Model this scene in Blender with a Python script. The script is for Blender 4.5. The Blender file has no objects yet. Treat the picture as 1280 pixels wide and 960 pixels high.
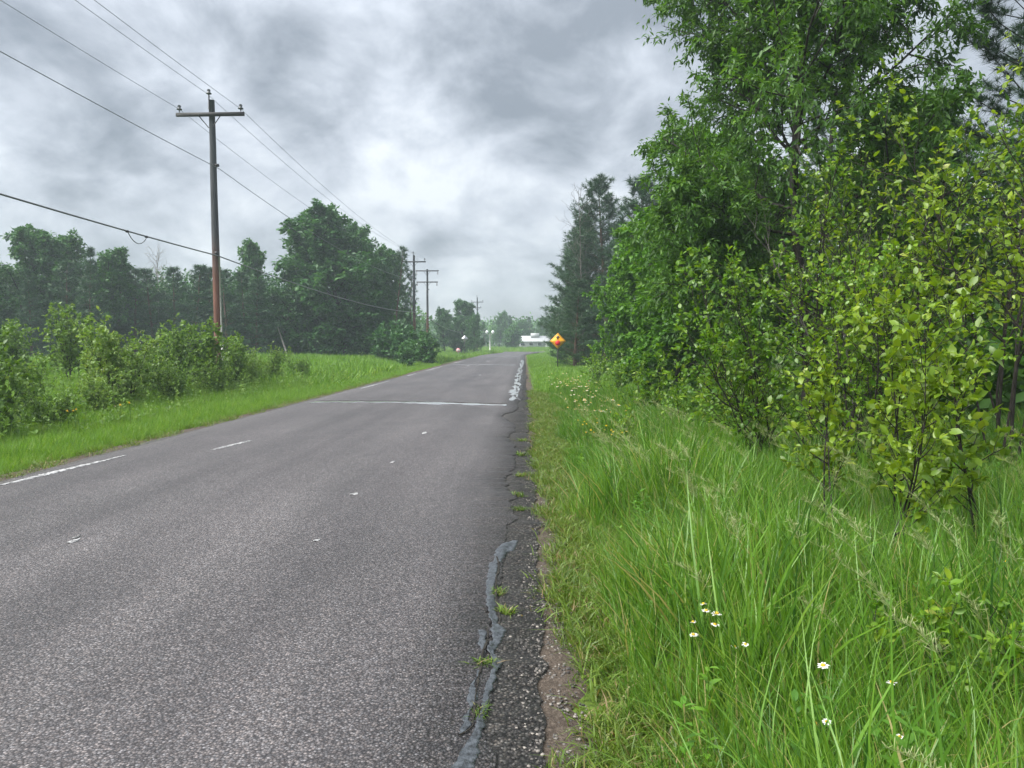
import bpy, math, random
import numpy as np
from mathutils import Vector
R = math.radians
SC = bpy.context.scene
COL = SC.collection

# ------------------------------------------------------------------ camera, sky, sun, exposure
cam = bpy.data.cameras.new('camera'); cam_o = bpy.data.objects.new('camera', cam); COL.objects.link(cam_o)
cam.sensor_width = 36.0; cam.lens = 27.0; cam.clip_start = 0.05; cam.clip_end = 5000
cam_o.location = (0.0, 0.0, 1.6)
cam_o.rotation_euler = (R(90 - 2.98), 0, R(0.9))
SC.camera = cam_o
SUN_EL, SUN_AZ = 52, -112            # azimuth measured from +Y (straight ahead) towards +X
SKY_GAIN = 0.152
EXPOSURE = 2.5
w = bpy.data.worlds.new('World'); SC.world = w; w.use_nodes = True

def build_sky():
    nt = w.node_tree; N = nt.nodes; L = nt.links
    for n in list(N): N.remove(n)
    out = N.new('ShaderNodeOutputWorld')
    tc = N.new('ShaderNodeTexCoord')
    sep = N.new('ShaderNodeSeparateXYZ'); L.new(tc.outputs['Generated'], sep.inputs[0])
    def M(op, a, b=None, c=None):
        n = N.new('ShaderNodeMath'); n.operation = op
        for i, v in enumerate((a, b, c)):
            if v is None: continue
            if isinstance(v, (int, float)): n.inputs[i].default_value = v
            else: L.new(v, n.inputs[i])
        return n.outputs[0]
    az = M('ABSOLUTE', sep.outputs['Z'])
    den = M('ADD', az, 0.55)
    u = M('DIVIDE', sep.outputs['X'], den); v = M('DIVIDE', sep.outputs['Y'], den)
    comb = N.new('ShaderNodeCombineXYZ'); L.new(u, comb.inputs[0]); L.new(v, comb.inputs[1]); comb.inputs[2].default_value = 3.7
    def noise(scale, detail, rough, dist, off):
        mp = N.new('ShaderNodeMapping'); mp.inputs['Location'].default_value = off
        L.new(comb.outputs[0], mp.inputs['Vector'])
        n = N.new('ShaderNodeTexNoise'); n.inputs['Scale'].default_value = scale
        n.inputs['Detail'].default_value = detail; n.inputs['Roughness'].default_value = rough
        n.inputs['Distortion'].default_value = dist
        L.new(mp.outputs[0], n.inputs['Vector']); return n.outputs['Fac']
    big = noise(1.9, 3, 0.5, 0.2, (9.74, 17.3, 0))
    mid = noise(4.6, 9, 0.60, 0.25, (17.67, 22.3, 0))
    fin = noise(11.0, 6, 0.6, 0.3, (0.3, 9.2, 0))
    s = M('ADD', M('MULTIPLY', big, 0.44), M('ADD', M('MULTIPLY', mid, 0.46), M('MULTIPLY', fin, 0.11)))
    ramp = N.new('ShaderNodeValToRGB'); cr = ramp.color_ramp
    cr.elements[0].position = 0.405; cr.elements[0].color = (0.285, 0.32, 0.365, 1)
    cr.elements[1].position = 0.595; cr.elements[1].color = (0.90, 0.95, 1.0, 1)
    e = cr.elements.new(0.455); e.color = (0.41, 0.45, 0.505, 1)
    e = cr.elements.new(0.525); e.color = (0.64, 0.69, 0.76, 1)
    L.new(s, ramp.inputs[0])
    # overcast luminance: brighter towards the zenith
    lum = M('ADD', 0.92, M('MULTIPLY', az, 1.45))
    low = M('POWER', M('SUBTRACT', 1.0, az), 14.0)       # pale air near the horizon
    hz = N.new('ShaderNodeMixRGB'); L.new(M('MULTIPLY', low, 0.62), hz.inputs[0]); L.new(ramp.outputs[0], hz.inputs[1]); hz.inputs[2].default_value = (0.74, 0.82, 0.91, 1)
    bg = N.new('ShaderNodeBackground'); L.new(hz.outputs[0], bg.inputs[0]); L.new(M('MULTIPLY', lum, SKY_GAIN), bg.inputs[1])
    sky = N.new('ShaderNodeTexSky'); sky.sky_type = 'NISHITA'; sky.sun_disc = False
    sky.sun_elevation = R(SUN_EL); sky.sun_rotation = R(SUN_AZ)
    bg2 = N.new('ShaderNodeBackground'); L.new(sky.outputs[0], bg2.inputs[0]); bg2.inputs[1].default_value = 0.05
    mix = N.new('ShaderNodeMixShader'); mix.inputs[0].default_value = 0.94
    L.new(bg2.outputs[0], mix.inputs[1]); L.new(bg.outputs[0], mix.inputs[2]); L.new(mix.outputs[0], out.inputs[0])
build_sky()
sun = bpy.data.lights.new('sun', 'SUN'); sun.energy = 1.5; sun.angle = R(50); sun.color = (1.0, 0.97, 0.92)
sun_o = bpy.data.objects.new('sun', sun); COL.objects.link(sun_o)
sd = Vector((math.sin(R(SUN_AZ)) * math.cos(R(SUN_EL)), math.cos(R(SUN_AZ)) * math.cos(R(SUN_EL)), math.sin(R(SUN_EL))))
sun_o.rotation_euler = (-sd).to_track_quat('-Z', 'Y').to_euler()
vs = SC.view_settings; vs.view_transform = 'Standard'; vs.look = 'None'; vs.exposure = EXPOSURE; vs.gamma = 1.0; vs.use_curve_mapping = False
SC.render.engine = 'CYCLES'
SC.cycles.use_denoising = True
SC.cycles.max_bounces = 6; SC.cycles.diffuse_bounces = 3; SC.cycles.transmission_bounces = 3; SC.cycles.volume_bounces = 1
SC.cycles.use_adaptive_sampling = True; SC.cycles.adaptive_threshold = 0.015

# ------------------------------------------------------------------ helpers
def tag(o, label=None, cat=None, group=None, kind=None):
    if label: o['label'] = label
    if cat: o['category'] = cat
    if group: o['group'] = group
    if kind: o['kind'] = kind
    return o

def empty(name, loc=(0, 0, 0), rz=0.0):
    o = bpy.data.objects.new(name, None); COL.objects.link(o); o.location = loc; o.rotation_euler = (0, 0, rz)
    o.empty_display_size = 0.2
    return o

def link(name, me, parent=None, loc=None):
    o = bpy.data.objects.new(name, me); COL.objects.link(o)
    if parent is not None: o.parent = parent
    if loc is not None: o.location = loc
    return o

def np_mesh(name, V, F, mat, tint=None, smooth=False):
    """V (n,3); F a list of (m,k) index arrays (k = 3 or 4)."""
    me = bpy.data.meshes.new(name)
    V = np.asarray(V, dtype=np.float32)
    if not isinstance(F, list): F = [F]
    F = [np.asarray(f, dtype=np.int32) for f in F if len(f)]
    idx = np.concatenate([f.ravel() for f in F]); tot = np.concatenate([np.full(len(f), f.shape[1], np.int32) for f in F])
    st = np.concatenate([[0], np.cumsum(tot)[:-1]]).astype(np.int32)
    me.vertices.add(len(V)); me.vertices.foreach_set('co', V.ravel())
    me.loops.add(len(idx)); me.loops.foreach_set('vertex_index', idx)
    me.polygons.add(len(tot)); me.polygons.foreach_set('loop_start', st); me.polygons.foreach_set('loop_total', tot)
    if smooth: me.polygons.foreach_set('use_smooth', np.ones(len(tot), bool))
    me.update(calc_edges=True)
    if tint is not None:
        a = me.attributes.new('tint', 'FLOAT', 'POINT'); a.data.foreach_set('value', np.asarray(tint, np.float32))
    if mat: me.materials.append(mat)
    return me

class MB:
    """collects simple solids into one mesh"""
    def __init__(s): s.v = []; s.q = []; s.t = []; s.n = 0
    def add(s, V, Q=(), T=()):
        V = np.asarray(V, float); s.v.append(V)
        if len(Q): s.q.append(np.asarray(Q, int) + s.n)
        if len(T): s.t.append(np.asarray(T, int) + s.n)
        s.n += len(V); return s
    def box(s, c, d, rot=None, bev=0.0):
        x, y, z = np.array(d, float) / 2
        if bev > 0:   # chamfered on the vertical outline
            b = bev
            ring = np.array([[x - b, -y], [x, -y + b], [x, y - b], [x - b, y], [-x + b, y], [-x, y - b], [-x, -y + b], [-x + b, -y]])
            V = np.array([[p[0], p[1], zz] for zz in (-z, z) for p in ring])
            Q = [[i, (i + 1) % 8, 8 + (i + 1) % 8, 8 + i] for i in range(8)]
            Q += [[8, 9, 10, 11], [8, 11, 12, 15], [12, 13, 14, 15], [3, 2, 1, 0], [7, 4, 3, 0], [7, 6, 5, 4]]
        else:
            V = np.array([[a, b_, c_] for c_ in (-z, z) for a, b_ in ((-x, -y), (x, -y), (x, y), (-x, y))])
            Q = [[0, 3, 2, 1], [4, 5, 6, 7], [0, 1, 5, 4], [1, 2, 6, 5], [2, 3, 7, 6], [3, 0, 4, 7]]
        if rot is not None: V = V @ np.array(rot.to_matrix()).T
        return s.add(V + np.array(c, float), Q)
    def tube(s, P, rad, n=6, cap=True):
        V, Q = tube_arrays(np.asarray(P, float), rad, n)
        m = len(P); T = []
        if cap:
            V = np.vstack([V, P[0], P[-1]]); a = m * n
            T = [[a, (i + 1) % n, i] for i in range(n)] + [[a + 1, (m - 1) * n + i, (m - 1) * n + (i + 1) % n] for i in range(n)]
        return s.add(V, Q, T)
    def prism(s, poly, z0, z1):
        n = len(poly); V = [[p[0], p[1], z0] for p in poly] + [[p[0], p[1], z1] for p in poly]
        V += [[np.mean([p[0] for p in poly]), np.mean([p[1] for p in poly]), z] for z in (z0, z1)]
        Q = [[i, (i + 1) % n, n + (i + 1) % n, n + i] for i in range(n)]
        T = [[2 * n, (i + 1) % n, i] for i in range(n)] + [[2 * n + 1, n + i, n + (i + 1) % n] for i in range(n)]
        return s.add(V, Q, T)
    def mesh(s, name, mat, smooth=False):
        return np_mesh(name, np.vstack(s.v), [np.vstack(x) for x in (s.q, s.t) if x], mat, smooth=smooth)
    def obj(s, name, mat, parent=None, smooth=False, loc=None):
        return link(name, s.mesh(name, mat, smooth), parent, loc)

def tube_arrays(P, rad, n):
    m = len(P); rad = np.broadcast_to(np.asarray(rad, float), (m,))
    T = np.gradient(P, axis=0); T /= np.linalg.norm(T, axis=1, keepdims=True) + 1e-9
    ref = np.where(np.abs(T[:, 2:3]) > 0.9, np.array([[1.0, 0, 0]]), np.array([[0, 0, 1.0]]))
    ref = np.broadcast_to(ref[m // 2], T.shape)
    A = np.cross(T, ref); A /= np.linalg.norm(A, axis=1, keepdims=True) + 1e-9
    B = np.cross(T, A)
    th = np.linspace(0, 2 * np.pi, n, endpoint=False)
    V = P[:, None, :] + rad[:, None, None] * (np.cos(th)[None, :, None] * A[:, None, :] + np.sin(th)[None, :, None] * B[:, None, :])
    i = np.arange(m - 1)[:, None]; j = np.arange(n)[None, :]; k = (j + 1) % n
    Q = np.stack([i * n + j, (i + 1) * n + j, (i + 1) * n + k, i * n + k], -1).reshape(-1, 4)
    return V.reshape(-1, 3), Q

_rs = np.random.RandomState(7); _tab = _rs.rand(4096)
def n1(x, seed=0):
    x = np.asarray(x, float) + seed * 37.7; i = np.floor(x).astype(int); f = x - i; f = f * f * (3 - 2 * f)
    return _tab[i % 4096] * (1 - f) + _tab[(i + 1) % 4096] * f - 0.5
def fb1(x, seed=0, o=4):
    x = np.asarray(x, float)
    return sum(n1(x * 2 ** k, seed + k * 3) / 1.7 ** k for k in range(o))
_tab2 = _rs.rand(256, 256)
def n2(x, y):
    x = np.asarray(x, float); y = np.asarray(y, float)
    i = np.floor(x).astype(int); j = np.floor(y).astype(int); f = x - i; g = y - j
    f = f * f * (3 - 2 * f); g = g * g * (3 - 2 * g); a = _tab2
    return (a[i % 256, j % 256] * (1 - f) * (1 - g) + a[(i + 1) % 256, j % 256] * f * (1 - g) +
            a[i % 256, (j + 1) % 256] * (1 - f) * g + a[(i + 1) % 256, (j + 1) % 256] * f * g) - 0.5

# ------------------------------------------------------------------ materials
def new_mat(name):
    m = bpy.data.materials.new(name); m.use_nodes = True
    return m, m.node_tree.nodes, m.node_tree.links, m.node_tree.nodes['Principled BSDF']

def ramp_node(N, stops):
    r = N.new('ShaderNodeValToRGB'); cr = r.color_ramp
    cr.elements[0].position = stops[0][0]; cr.elements[0].color = (*stops[0][1], 1)
    cr.elements[1].position = stops[-1][0]; cr.elements[1].color = (*stops[-1][1], 1)
    for p, c in stops[1:-1]:
        e = cr.elements.new(p); e.color = (*c, 1)
    return r

def leaf_mat(name, stops, trans=0.35, tcol=(1.25, 1.2, 0.5), rough=0.45, spec=0.4, inst=0.25, hue=0.0):
    """foliage: colour from the per-leaf tint, shifted a little per plant; thin leaves let light through"""
    m, N, L, b = new_mat(name)
    at = N.new('ShaderNodeAttribute'); at.attribute_name = 'tint'
    oi = N.new('ShaderNodeObjectInfo')
    ad = N.new('ShaderNodeMath'); ad.operation = 'MULTIPLY_ADD'; ad.inputs[1].default_value = inst; L.new(oi.outputs['Random'], ad.inputs[0])
    sb = N.new('ShaderNodeMath'); sb.operation = 'SUBTRACT'; L.new(at.outputs['Fac'], sb.inputs[0]); sb.inputs[1].default_value = inst * 0.5
    L.new(sb.outputs[0], ad.inputs[2])
    r = ramp_node(N, stops); L.new(ad.outputs[0], r.inputs[0])
    L.new(r.outputs[0], b.inputs['Base Color'])
    b.inputs['Roughness'].default_value = rough; b.inputs['Specular IOR Level'].default_value = spec
    tr = N.new('ShaderNodeBsdfTranslucent')
    mc = N.new('ShaderNodeMixRGB'); mc.blend_type = 'MULTIPLY'; mc.inputs[0].default_value = 1.0
    L.new(r.outputs[0], mc.inputs[1]); mc.inputs[2].default_value = (*tcol, 1); L.new(mc.outputs[0], tr.inputs[0])
    mx = N.new('ShaderNodeMixShader'); mx.inputs[0].default_value = trans
    L.new(b.outputs[0], mx.inputs[1]); L.new(tr.outputs[0], mx.inputs[2])
    L.new(mx.outputs[0], N['Material Output'].inputs['Surface'])
    return m

def noise_mat(name, stops, scale=6.0, detail=6, rough=0.8, bump=0.3, bscale=None, stretch=(1, 1, 1), spec=0.3, dist=0.02, metallic=0):
    m, N, L, b = new_mat(name)
    tc = N.new('ShaderNodeTexCoord'); mp = N.new('ShaderNodeMapping'); mp.inputs['Scale'].default_value = stretch
    L.new(tc.outputs['Object'], mp.inputs['Vector'])
    n = N.new('ShaderNodeTexNoise'); n.inputs['Scale'].default_value = scale; n.inputs['Detail'].default_value = detail
    L.new(mp.outputs[0], n.inputs['Vector'])
    r = ramp_node(N, stops); L.new(n.outputs['Fac'], r.inputs[0]); L.new(r.outputs[0], b.inputs['Base Color'])
    b.inputs['Roughness'].default_value = rough; b.inputs['Specular IOR Level'].default_value = spec; b.inputs['Metallic'].default_value = metallic
    if bump:
        n2_ = N.new('ShaderNodeTexNoise'); n2_.inputs['Scale'].default_value = bscale or scale * 4; n2_.inputs['Detail'].default_value = 4
        L.new(mp.outputs[0], n2_.inputs['Vector'])
        bp = N.new('ShaderNodeBump'); bp.inputs['Strength'].default_value = bump; bp.inputs['Distance'].default_value = dist
        L.new(n2_.outputs['Fac'], bp.inputs['Height']); L.new(bp.outputs[0], b.inputs['Normal'])
    return m

def chip_mat(name, dark, mid, light, scale, rough=0.62, bump=0.6, dist=0.006, patch=0.35, spec=0.5):
    """stone chips set in tar: random grey per chip, relief between the chips, large soft wear patches"""
    m, N, L, b = new_mat(name)
    tc = N.new('ShaderNodeTexCoord')
    vo = N.new('ShaderNodeTexVoronoi'); vo.inputs['Scale'].default_value = scale; L.new(tc.outputs['Object'], vo.inputs['Vector'])
    bw = N.new('ShaderNodeSeparateColor'); L.new(vo.outputs['Color'], bw.inputs[0])
    r = ramp_node(N, [(0.0, dark), (0.45, mid), (0.86, light), (1.0, tuple(min(1, c * 1.6) for c in light))]); L.new(bw.outputs[0], r.inputs[0])
    # warm / cool chips
    hu = N.new('ShaderNodeMixRGB'); hu.blend_type = 'MULTIPLY'; L.new(bw.outputs[1], hu.inputs[0]); L.new(r.outputs[0], hu.inputs[1]); hu.inputs[2].default_value = (1.06, 0.94, 0.86, 1)
    # tar between chips
    rr = ramp_node(N, [(0.30, (1, 1, 1)), (0.62, (0.30, 0.30, 0.31))])
    mul = N.new('ShaderNodeMath'); mul.operation = 'MULTIPLY'; L.new(vo.outputs['Distance'], mul.inputs[0]); mul.inputs[1].default_value = 1.0
    L.new(mul.outputs[0], rr.inputs[0])
    m1 = N.new('ShaderNodeMixRGB'); m1.blend_type = 'MULTIPLY'; m1.inputs[0].default_value = 1; L.new(hu.outputs[0], m1.inputs[1]); L.new(rr.outputs[0], m1.inputs[2])
    # wear patches, drawn out along the road
    mp = N.new('ShaderNodeMapping'); mp.inputs['Scale'].default_value = (1.0, 0.28, 1); L.new(tc.outputs['Object'], mp.inputs['Vector'])
    no = N.new('ShaderNodeTexNoise'); no.inputs['Scale'].default_value = 0.9; no.inputs['Detail'].default_value = 7; no.inputs['Roughness'].default_value = 0.62; L.new(mp.outputs[0], no.inputs['Vector'])
    r2 = ramp_node(N, [(0.3, (1 - patch,) * 3), (0.7, (1 + patch * 0.6,) * 3)]); L.new(no.outputs['Fac'], r2.inputs[0])
    m2 = N.new('ShaderNodeMixRGB'); m2.blend_type = 'MULTIPLY'; m2.inputs[0].default_value = 1; L.new(m1.outputs[0], m2.inputs[1]); L.new(r2.outputs[0], m2.inputs[2])
    mw = N.new('ShaderNodeMapping'); mw.inputs['Scale'].default_value = (1.1, 0.018, 1); L.new(tc.outputs['Object'], mw.inputs['Vector'])
    nw = N.new('ShaderNodeTexNoise'); nw.inputs['Scale'].default_value = 1.0; nw.inputs['Detail'].default_value = 3; L.new(mw.outputs[0], nw.inputs['Vector'])
    r3 = ramp_node(N, [(0.35, (0.80, 0.79, 0.80)), (0.65, (1.18, 1.18, 1.17))]); L.new(nw.outputs['Fac'], r3.inputs[0])
    m3 = N.new('ShaderNodeMixRGB'); m3.blend_type = 'MULTIPLY'; m3.inputs[0].default_value = 1; L.new(m2.outputs[0], m3.inputs[1]); L.new(r3.outputs[0], m3.inputs[2])
    L.new(m3.outputs[0], b.inputs['Base Color'])
    ro = N.new('ShaderNodeMath'); ro.operation = 'MULTIPLY_ADD'; L.new(no.outputs['Fac'], ro.inputs[0]); ro.inputs[1].default_value = 0.25; ro.inputs[2].default_value = rough - 0.125
    L.new(ro.outputs[0], b.inputs['Roughness']); b.inputs['Specular IOR Level'].default_value = spec
    bp = N.new('ShaderNodeBump'); bp.inputs['Strength'].default_value = bump; bp.inputs['Distance'].default_value = dist; bp.invert = True
    L.new(vo.outputs['Distance'], bp.inputs['Height']); L.new(bp.outputs[0], b.inputs['Normal'])
    return m

M = {}
M['chip'] = chip_mat('chip_seal', (0.052, 0.050, 0.055), (0.092, 0.089, 0.095), (0.150, 0.146, 0.152), 92, rough=0.62, bump=0.5, spec=0.45)
M['asphalt'] = chip_mat('old_asphalt', (0.024, 0.023, 0.024), (0.052, 0.050, 0.050), (0.13, 0.124, 0.116), 72, rough=0.75, patch=0.3)
M['tar'] = noise_mat('crack_sealant', [(0.34, (0.014, 0.016, 0.018)), (0.48, (0.036, 0.042, 0.049)), (0.7, (0.070, 0.079, 0.090))], 34, 10, rough=0.40, bump=0.6, bscale=70, spec=0.6, dist=0.01)
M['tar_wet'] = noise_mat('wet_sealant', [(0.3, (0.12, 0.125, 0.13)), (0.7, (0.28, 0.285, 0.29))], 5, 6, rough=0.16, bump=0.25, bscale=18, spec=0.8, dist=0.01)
M['crack'] = noise_mat('crack_dirt_and_shadow', [(0.3, (0.012, 0.011, 0.010)), (0.7, (0.03, 0.027, 0.022))], 30, 4, rough=0.95, bump=0.5)
M['pale_mark'] = noise_mat('worn_paint_and_shine', [(0.40, (0.09, 0.09, 0.09)), (0.60, (0.44, 0.44, 0.44))], 26, 8, rough=0.6, bump=0.4, bscale=90, dist=0.004)
M['grit'] = noise_mat('roadside_grit', [(0.25, (0.026, 0.019, 0.014)), (0.5, (0.068, 0.052, 0.040)), (0.75, (0.125, 0.100, 0.080))], 55, 9, rough=0.92, bump=0.9, bscale=110, dist=0.012)
M['bark'] = noise_mat('grey_bark', [(0.3, (0.016, 0.014, 0.012)), (0.7, (0.055, 0.05, 0.044))], 14, 7, rough=0.9, bump=0.8, bscale=40, stretch=(1, 1, 0.25), dist=0.03)
M['bark_dark'] = noise_mat('dark_bark', [(0.3, (0.012, 0.010, 0.009)), (0.7, (0.045, 0.038, 0.032))], 20, 6, rough=0.9, bump=0.6, stretch=(1, 1, 0.3))
M['bark_red'] = noise_mat('pine_bark', [(0.3, (0.05, 0.032, 0.024)), (0.7, (0.16, 0.10, 0.075))], 10, 7, rough=0.9, bump=0.8, stretch=(1, 1, 0.3), dist=0.03)
M['dead'] = noise_mat('dead_wood', [(0.3, (0.13, 0.12, 0.11)), (0.7, (0.34, 0.32, 0.30))], 12, 6, rough=0.85, bump=0.5, stretch=(1, 1, 0.2))
M['twig'] = noise_mat('grey_twigs', [(0.3, (0.05, 0.045, 0.04)), (0.7, (0.15, 0.14, 0.128))], 12, 6, rough=0.85, bump=0.4, stretch=(1, 1, 0.2))
M['galv'] = noise_mat('galvanised_steel', [(0.3, (0.30, 0.31, 0.32)), (0.7, (0.46, 0.47, 0.48))], 12, 5, rough=0.45, bump=0.05, metallic=0.8)
M['iron'] = noise_mat('dark_iron', [(0.3, (0.02, 0.02, 0.022)), (0.7, (0.05, 0.05, 0.052))], 20, 5, rough=0.6, bump=0.2)
M['porcelain'] = noise_mat('glazed_porcelain', [(0.3, (0.05, 0.055, 0.06)), (0.7, (0.10, 0.105, 0.11))], 8, 4, rough=0.18, bump=0.03, spec=0.6)
M['pvc'] = noise_mat('grey_conduit', [(0.3, (0.38, 0.37, 0.36)), (0.7, (0.55, 0.54, 0.52))], 8, 4, rough=0.55, bump=0.05)
M['cable_black'] = noise_mat('cable_sheath', [(0.3, (0.09, 0.095, 0.10)), (0.7, (0.14, 0.145, 0.15))], 10, 3, rough=0.4, bump=0.05)
M['cable_grey'] = noise_mat('bare_conductor', [(0.3, (0.10, 0.105, 0.11)), (0.7, (0.20, 0.205, 0.21))], 10, 3, rough=0.5, bump=0.0, metallic=0.5)
M['yellow'] = noise_mat('sign_yellow', [(0.3, (0.80, 0.36, 0.015)), (0.7, (0.88, 0.42, 0.02))], 4, 5, rough=0.4, bump=0.02)
M['red'] = noise_mat('sign_red', [(0.3, (0.55, 0.015, 0.02)), (0.7, (0.62, 0.02, 0.025))], 4, 5, rough=0.4, bump=0.02)
M['black'] = noise_mat('sign_black', [(0.3, (0.010, 0.010, 0.011)), (0.7, (0.02, 0.02, 0.02))], 6, 4, rough=0.45, bump=0.02)
M['white'] = noise_mat('white_paint', [(0.3, (0.68, 0.69, 0.70)), (0.7, (0.80, 0.81, 0.82))], 3, 6, rough=0.5, bump=0.05)
M['roof'] = noise_mat('pale_metal_roof', [(0.3, (0.34, 0.35, 0.36)), (0.7, (0.46, 0.47, 0.48))], 3, 6, rough=0.5, bump=0.05)
M['pink'] = noise_mat('faded_red', [(0.3, (0.50, 0.20, 0.22)), (0.7, (0.66, 0.36, 0.38))], 6, 5, rough=0.6, bump=0.02)
M['siding'] = noise_mat('grey_siding', [(0.3, (0.28, 0.29, 0.31)), (0.7, (0.40, 0.41, 0.43))], 3, 5, rough=0.6, bump=0.05)
M['glass'] = noise_mat('dark_window', [(0.3, (0.02, 0.025, 0.03)), (0.7, (0.05, 0.055, 0.06))], 3, 3, rough=0.08, bump=0.0, spec=0.6)

def pole_mat():
    m, N, L, b = new_mat('utility_pole_wood')
    tc = N.new('ShaderNodeTexCoord'); mp = N.new('ShaderNodeMapping'); mp.inputs['Scale'].default_value = (9, 9, 0.5)
    L.new(tc.outputs['Object'], mp.inputs['Vector'])
    n = N.new('ShaderNodeTexNoise'); n.inputs['Scale'].default_value = 3; n.inputs['Detail'].default_value = 8; L.new(mp.outputs[0], n.inputs['Vector'])
    grey = ramp_node(N, [(0.3, (0.026, 0.029, 0.034)), (0.7, (0.075, 0.080, 0.088))])
    red = ramp_node(N, [(0.3, (0.075, 0.030, 0.020)), (0.7, (0.19, 0.085, 0.058))])
    L.new(n.outputs['Fac'], grey.inputs[0]); L.new(n.outputs['Fac'], red.inputs[0])
    sp = N.new('ShaderNodeSeparateXYZ'); L.new(tc.outputs['Object'], sp.inputs[0])
    nn = N.new('ShaderNodeMath'); nn.operation = 'MULTIPLY_ADD'; L.new(n.outputs['Fac'], nn.inputs[0]); nn.inputs[1].default_value = 1.6; L.new(sp.outputs['Z'], nn.inputs[2])
    mr = N.new('ShaderNodeMapRange'); mr.inputs['From Min'].default_value = 4.6; mr.inputs['From Max'].default_value = 6.6; L.new(nn.outputs[0], mr.inputs['Value'])
    mx = N.new('ShaderNodeMixRGB'); L.new(mr.outputs[0], mx.inputs[0]); L.new(red.outputs[0], mx.inputs[1]); L.new(grey.outputs[0], mx.inputs[2])
    L.new(mx.outputs[0], b.inputs['Base Color']); b.inputs['Roughness'].default_value = 0.85
    bp = N.new('ShaderNodeBump'); bp.inputs['Strength'].default_value = 0.6; bp.inputs['Distance'].default_value = 0.01; L.new(n.outputs['Fac'], bp.inputs['Height']); L.new(bp.outputs[0], b.inputs['Normal'])
    return m
M['pole'] = pole_mat()

M['grass'] = leaf_mat('grass_blades', [(0.0, (0.026, 0.088, 0.011)), (0.35, (0.086, 0.207, 0.021)), (0.7, (0.150, 0.297, 0.032)), (0.90, (0.24, 0.35, 0.06)), (0.955, (0.42, 0.37, 0.17))], trans=0.38, rough=0.42, spec=0.5, inst=0.3)
M['meadow'] = leaf_mat('meadow_grass', [(0.0, (0.065, 0.15, 0.018)), (0.35, (0.125, 0.265, 0.028)), (0.75, (0.185, 0.335, 0.04)), (1.0, (0.27, 0.36, 0.08))], trans=0.4, inst=0.35)
M['verge'] = leaf_mat('verge_grass', [(0.0, (0.050, 0.095, 0.014)), (0.4, (0.105, 0.18, 0.022)), (0.72, (0.16, 0.24, 0.03)), (0.86, (0.22, 0.20, 0.07)), (1.0, (0.24, 0.175, 0.09))], trans=0.3, inst=0.35)
M['seed'] = leaf_mat('grass_seed_heads', [(0.0, (0.17, 0.24, 0.08)), (1.0, (0.36, 0.39, 0.20))], trans=0.3, rough=0.7, inst=0.2)
M['sapling'] = leaf_mat('sapling_leaves', [(0.0, (0.050, 0.135, 0.012)), (0.4, (0.120, 0.245, 0.017)), (0.75, (0.215, 0.335, 0.024)), (1.0, (0.33, 0.37, 0.06))], trans=0.42, rough=0.36, spec=0.5, inst=0.2)
M['sapling_yellow'] = leaf_mat('yellowish_leaves', [(0.0, (0.075, 0.145, 0.012)), (0.4, (0.155, 0.26, 0.017)), (0.75, (0.24, 0.34, 0.024)), (1.0, (0.34, 0.37, 0.06))], trans=0.42, rough=0.36, spec=0.5, inst=0.2)
M['maple'] = leaf_mat('fresh_green_leaves', [(0.0, (0.042, 0.125, 0.014)), (0.45, (0.095, 0.235, 0.02)), (0.8, (0.155, 0.31, 0.028)), (1.0, (0.22, 0.34, 0.04))], trans=0.4, inst=0.2)
M['cherry'] = leaf_mat('mid_green_leaves', [(0.0, (0.032, 0.090, 0.017)), (0.5, (0.070, 0.170, 0.024)), (1.0, (0.13, 0.245, 0.04))], trans=0.4, inst=0.2)
M['shrub'] = leaf_mat('shrub_leaves', [(0.0, (0.062, 0.135, 0.024)), (0.5, (0.145, 0.26, 0.042)), (1.0, (0.26, 0.35, 0.11))], trans=0.38, inst=0.35)
M['shrub_pale'] = leaf_mat('pale_shrub_leaves', [(0.0, (0.08, 0.17, 0.03)), (0.5, (0.16, 0.28, 0.05)), (1.0, (0.26, 0.36, 0.11))], trans=0.4, inst=0.2)
M['far'] = leaf_mat('far_leaves', [(0.0, (0.024, 0.085, 0.026)), (0.5, (0.054, 0.155, 0.040)), (1.0, (0.105, 0.225, 0.055))], trans=0.3, inst=0.35)
M['pine'] = leaf_mat('pine_needles', [(0.0, (0.014, 0.048, 0.018)), (0.5, (0.028, 0.080, 0.028)), (1.0, (0.058, 0.125, 0.042))], trans=0.12, inst=0.25)
M['spruce'] = leaf_mat('spruce_needles', [(0.0, (0.016, 0.052, 0.022)), (0.5, (0.031, 0.088, 0.034)), (1.0, (0.058, 0.13, 0.048))], trans=0.12, inst=0.3)
M['petal'] = leaf_mat('white_petals', [(0.0, (0.72, 0.73, 0.70)), (1.0, (0.82, 0.82, 0.80))], trans=0.3, tcol=(1, 1, 1), inst=0)
M['petal_y'] = leaf_mat('yellow_petals', [(0.0, (0.70, 0.48, 0.01)), (1.0, (0.80, 0.62, 0.02))], trans=0.3, tcol=(1, 1, 1), inst=0)
M['disc'] = noise_mat('flower_disc', [(0.3, (0.55, 0.30, 0.02)), (0.7, (0.70, 0.45, 0.03))], 60, 3, rough=0.8, bump=0.3)
M['rust'] = leaf_mat('dried_petals', [(0.0, (0.42, 0.20, 0.06)), (1.0, (0.55, 0.32, 0.14))], trans=0.2, tcol=(1, 1, 1), inst=0)

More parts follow.
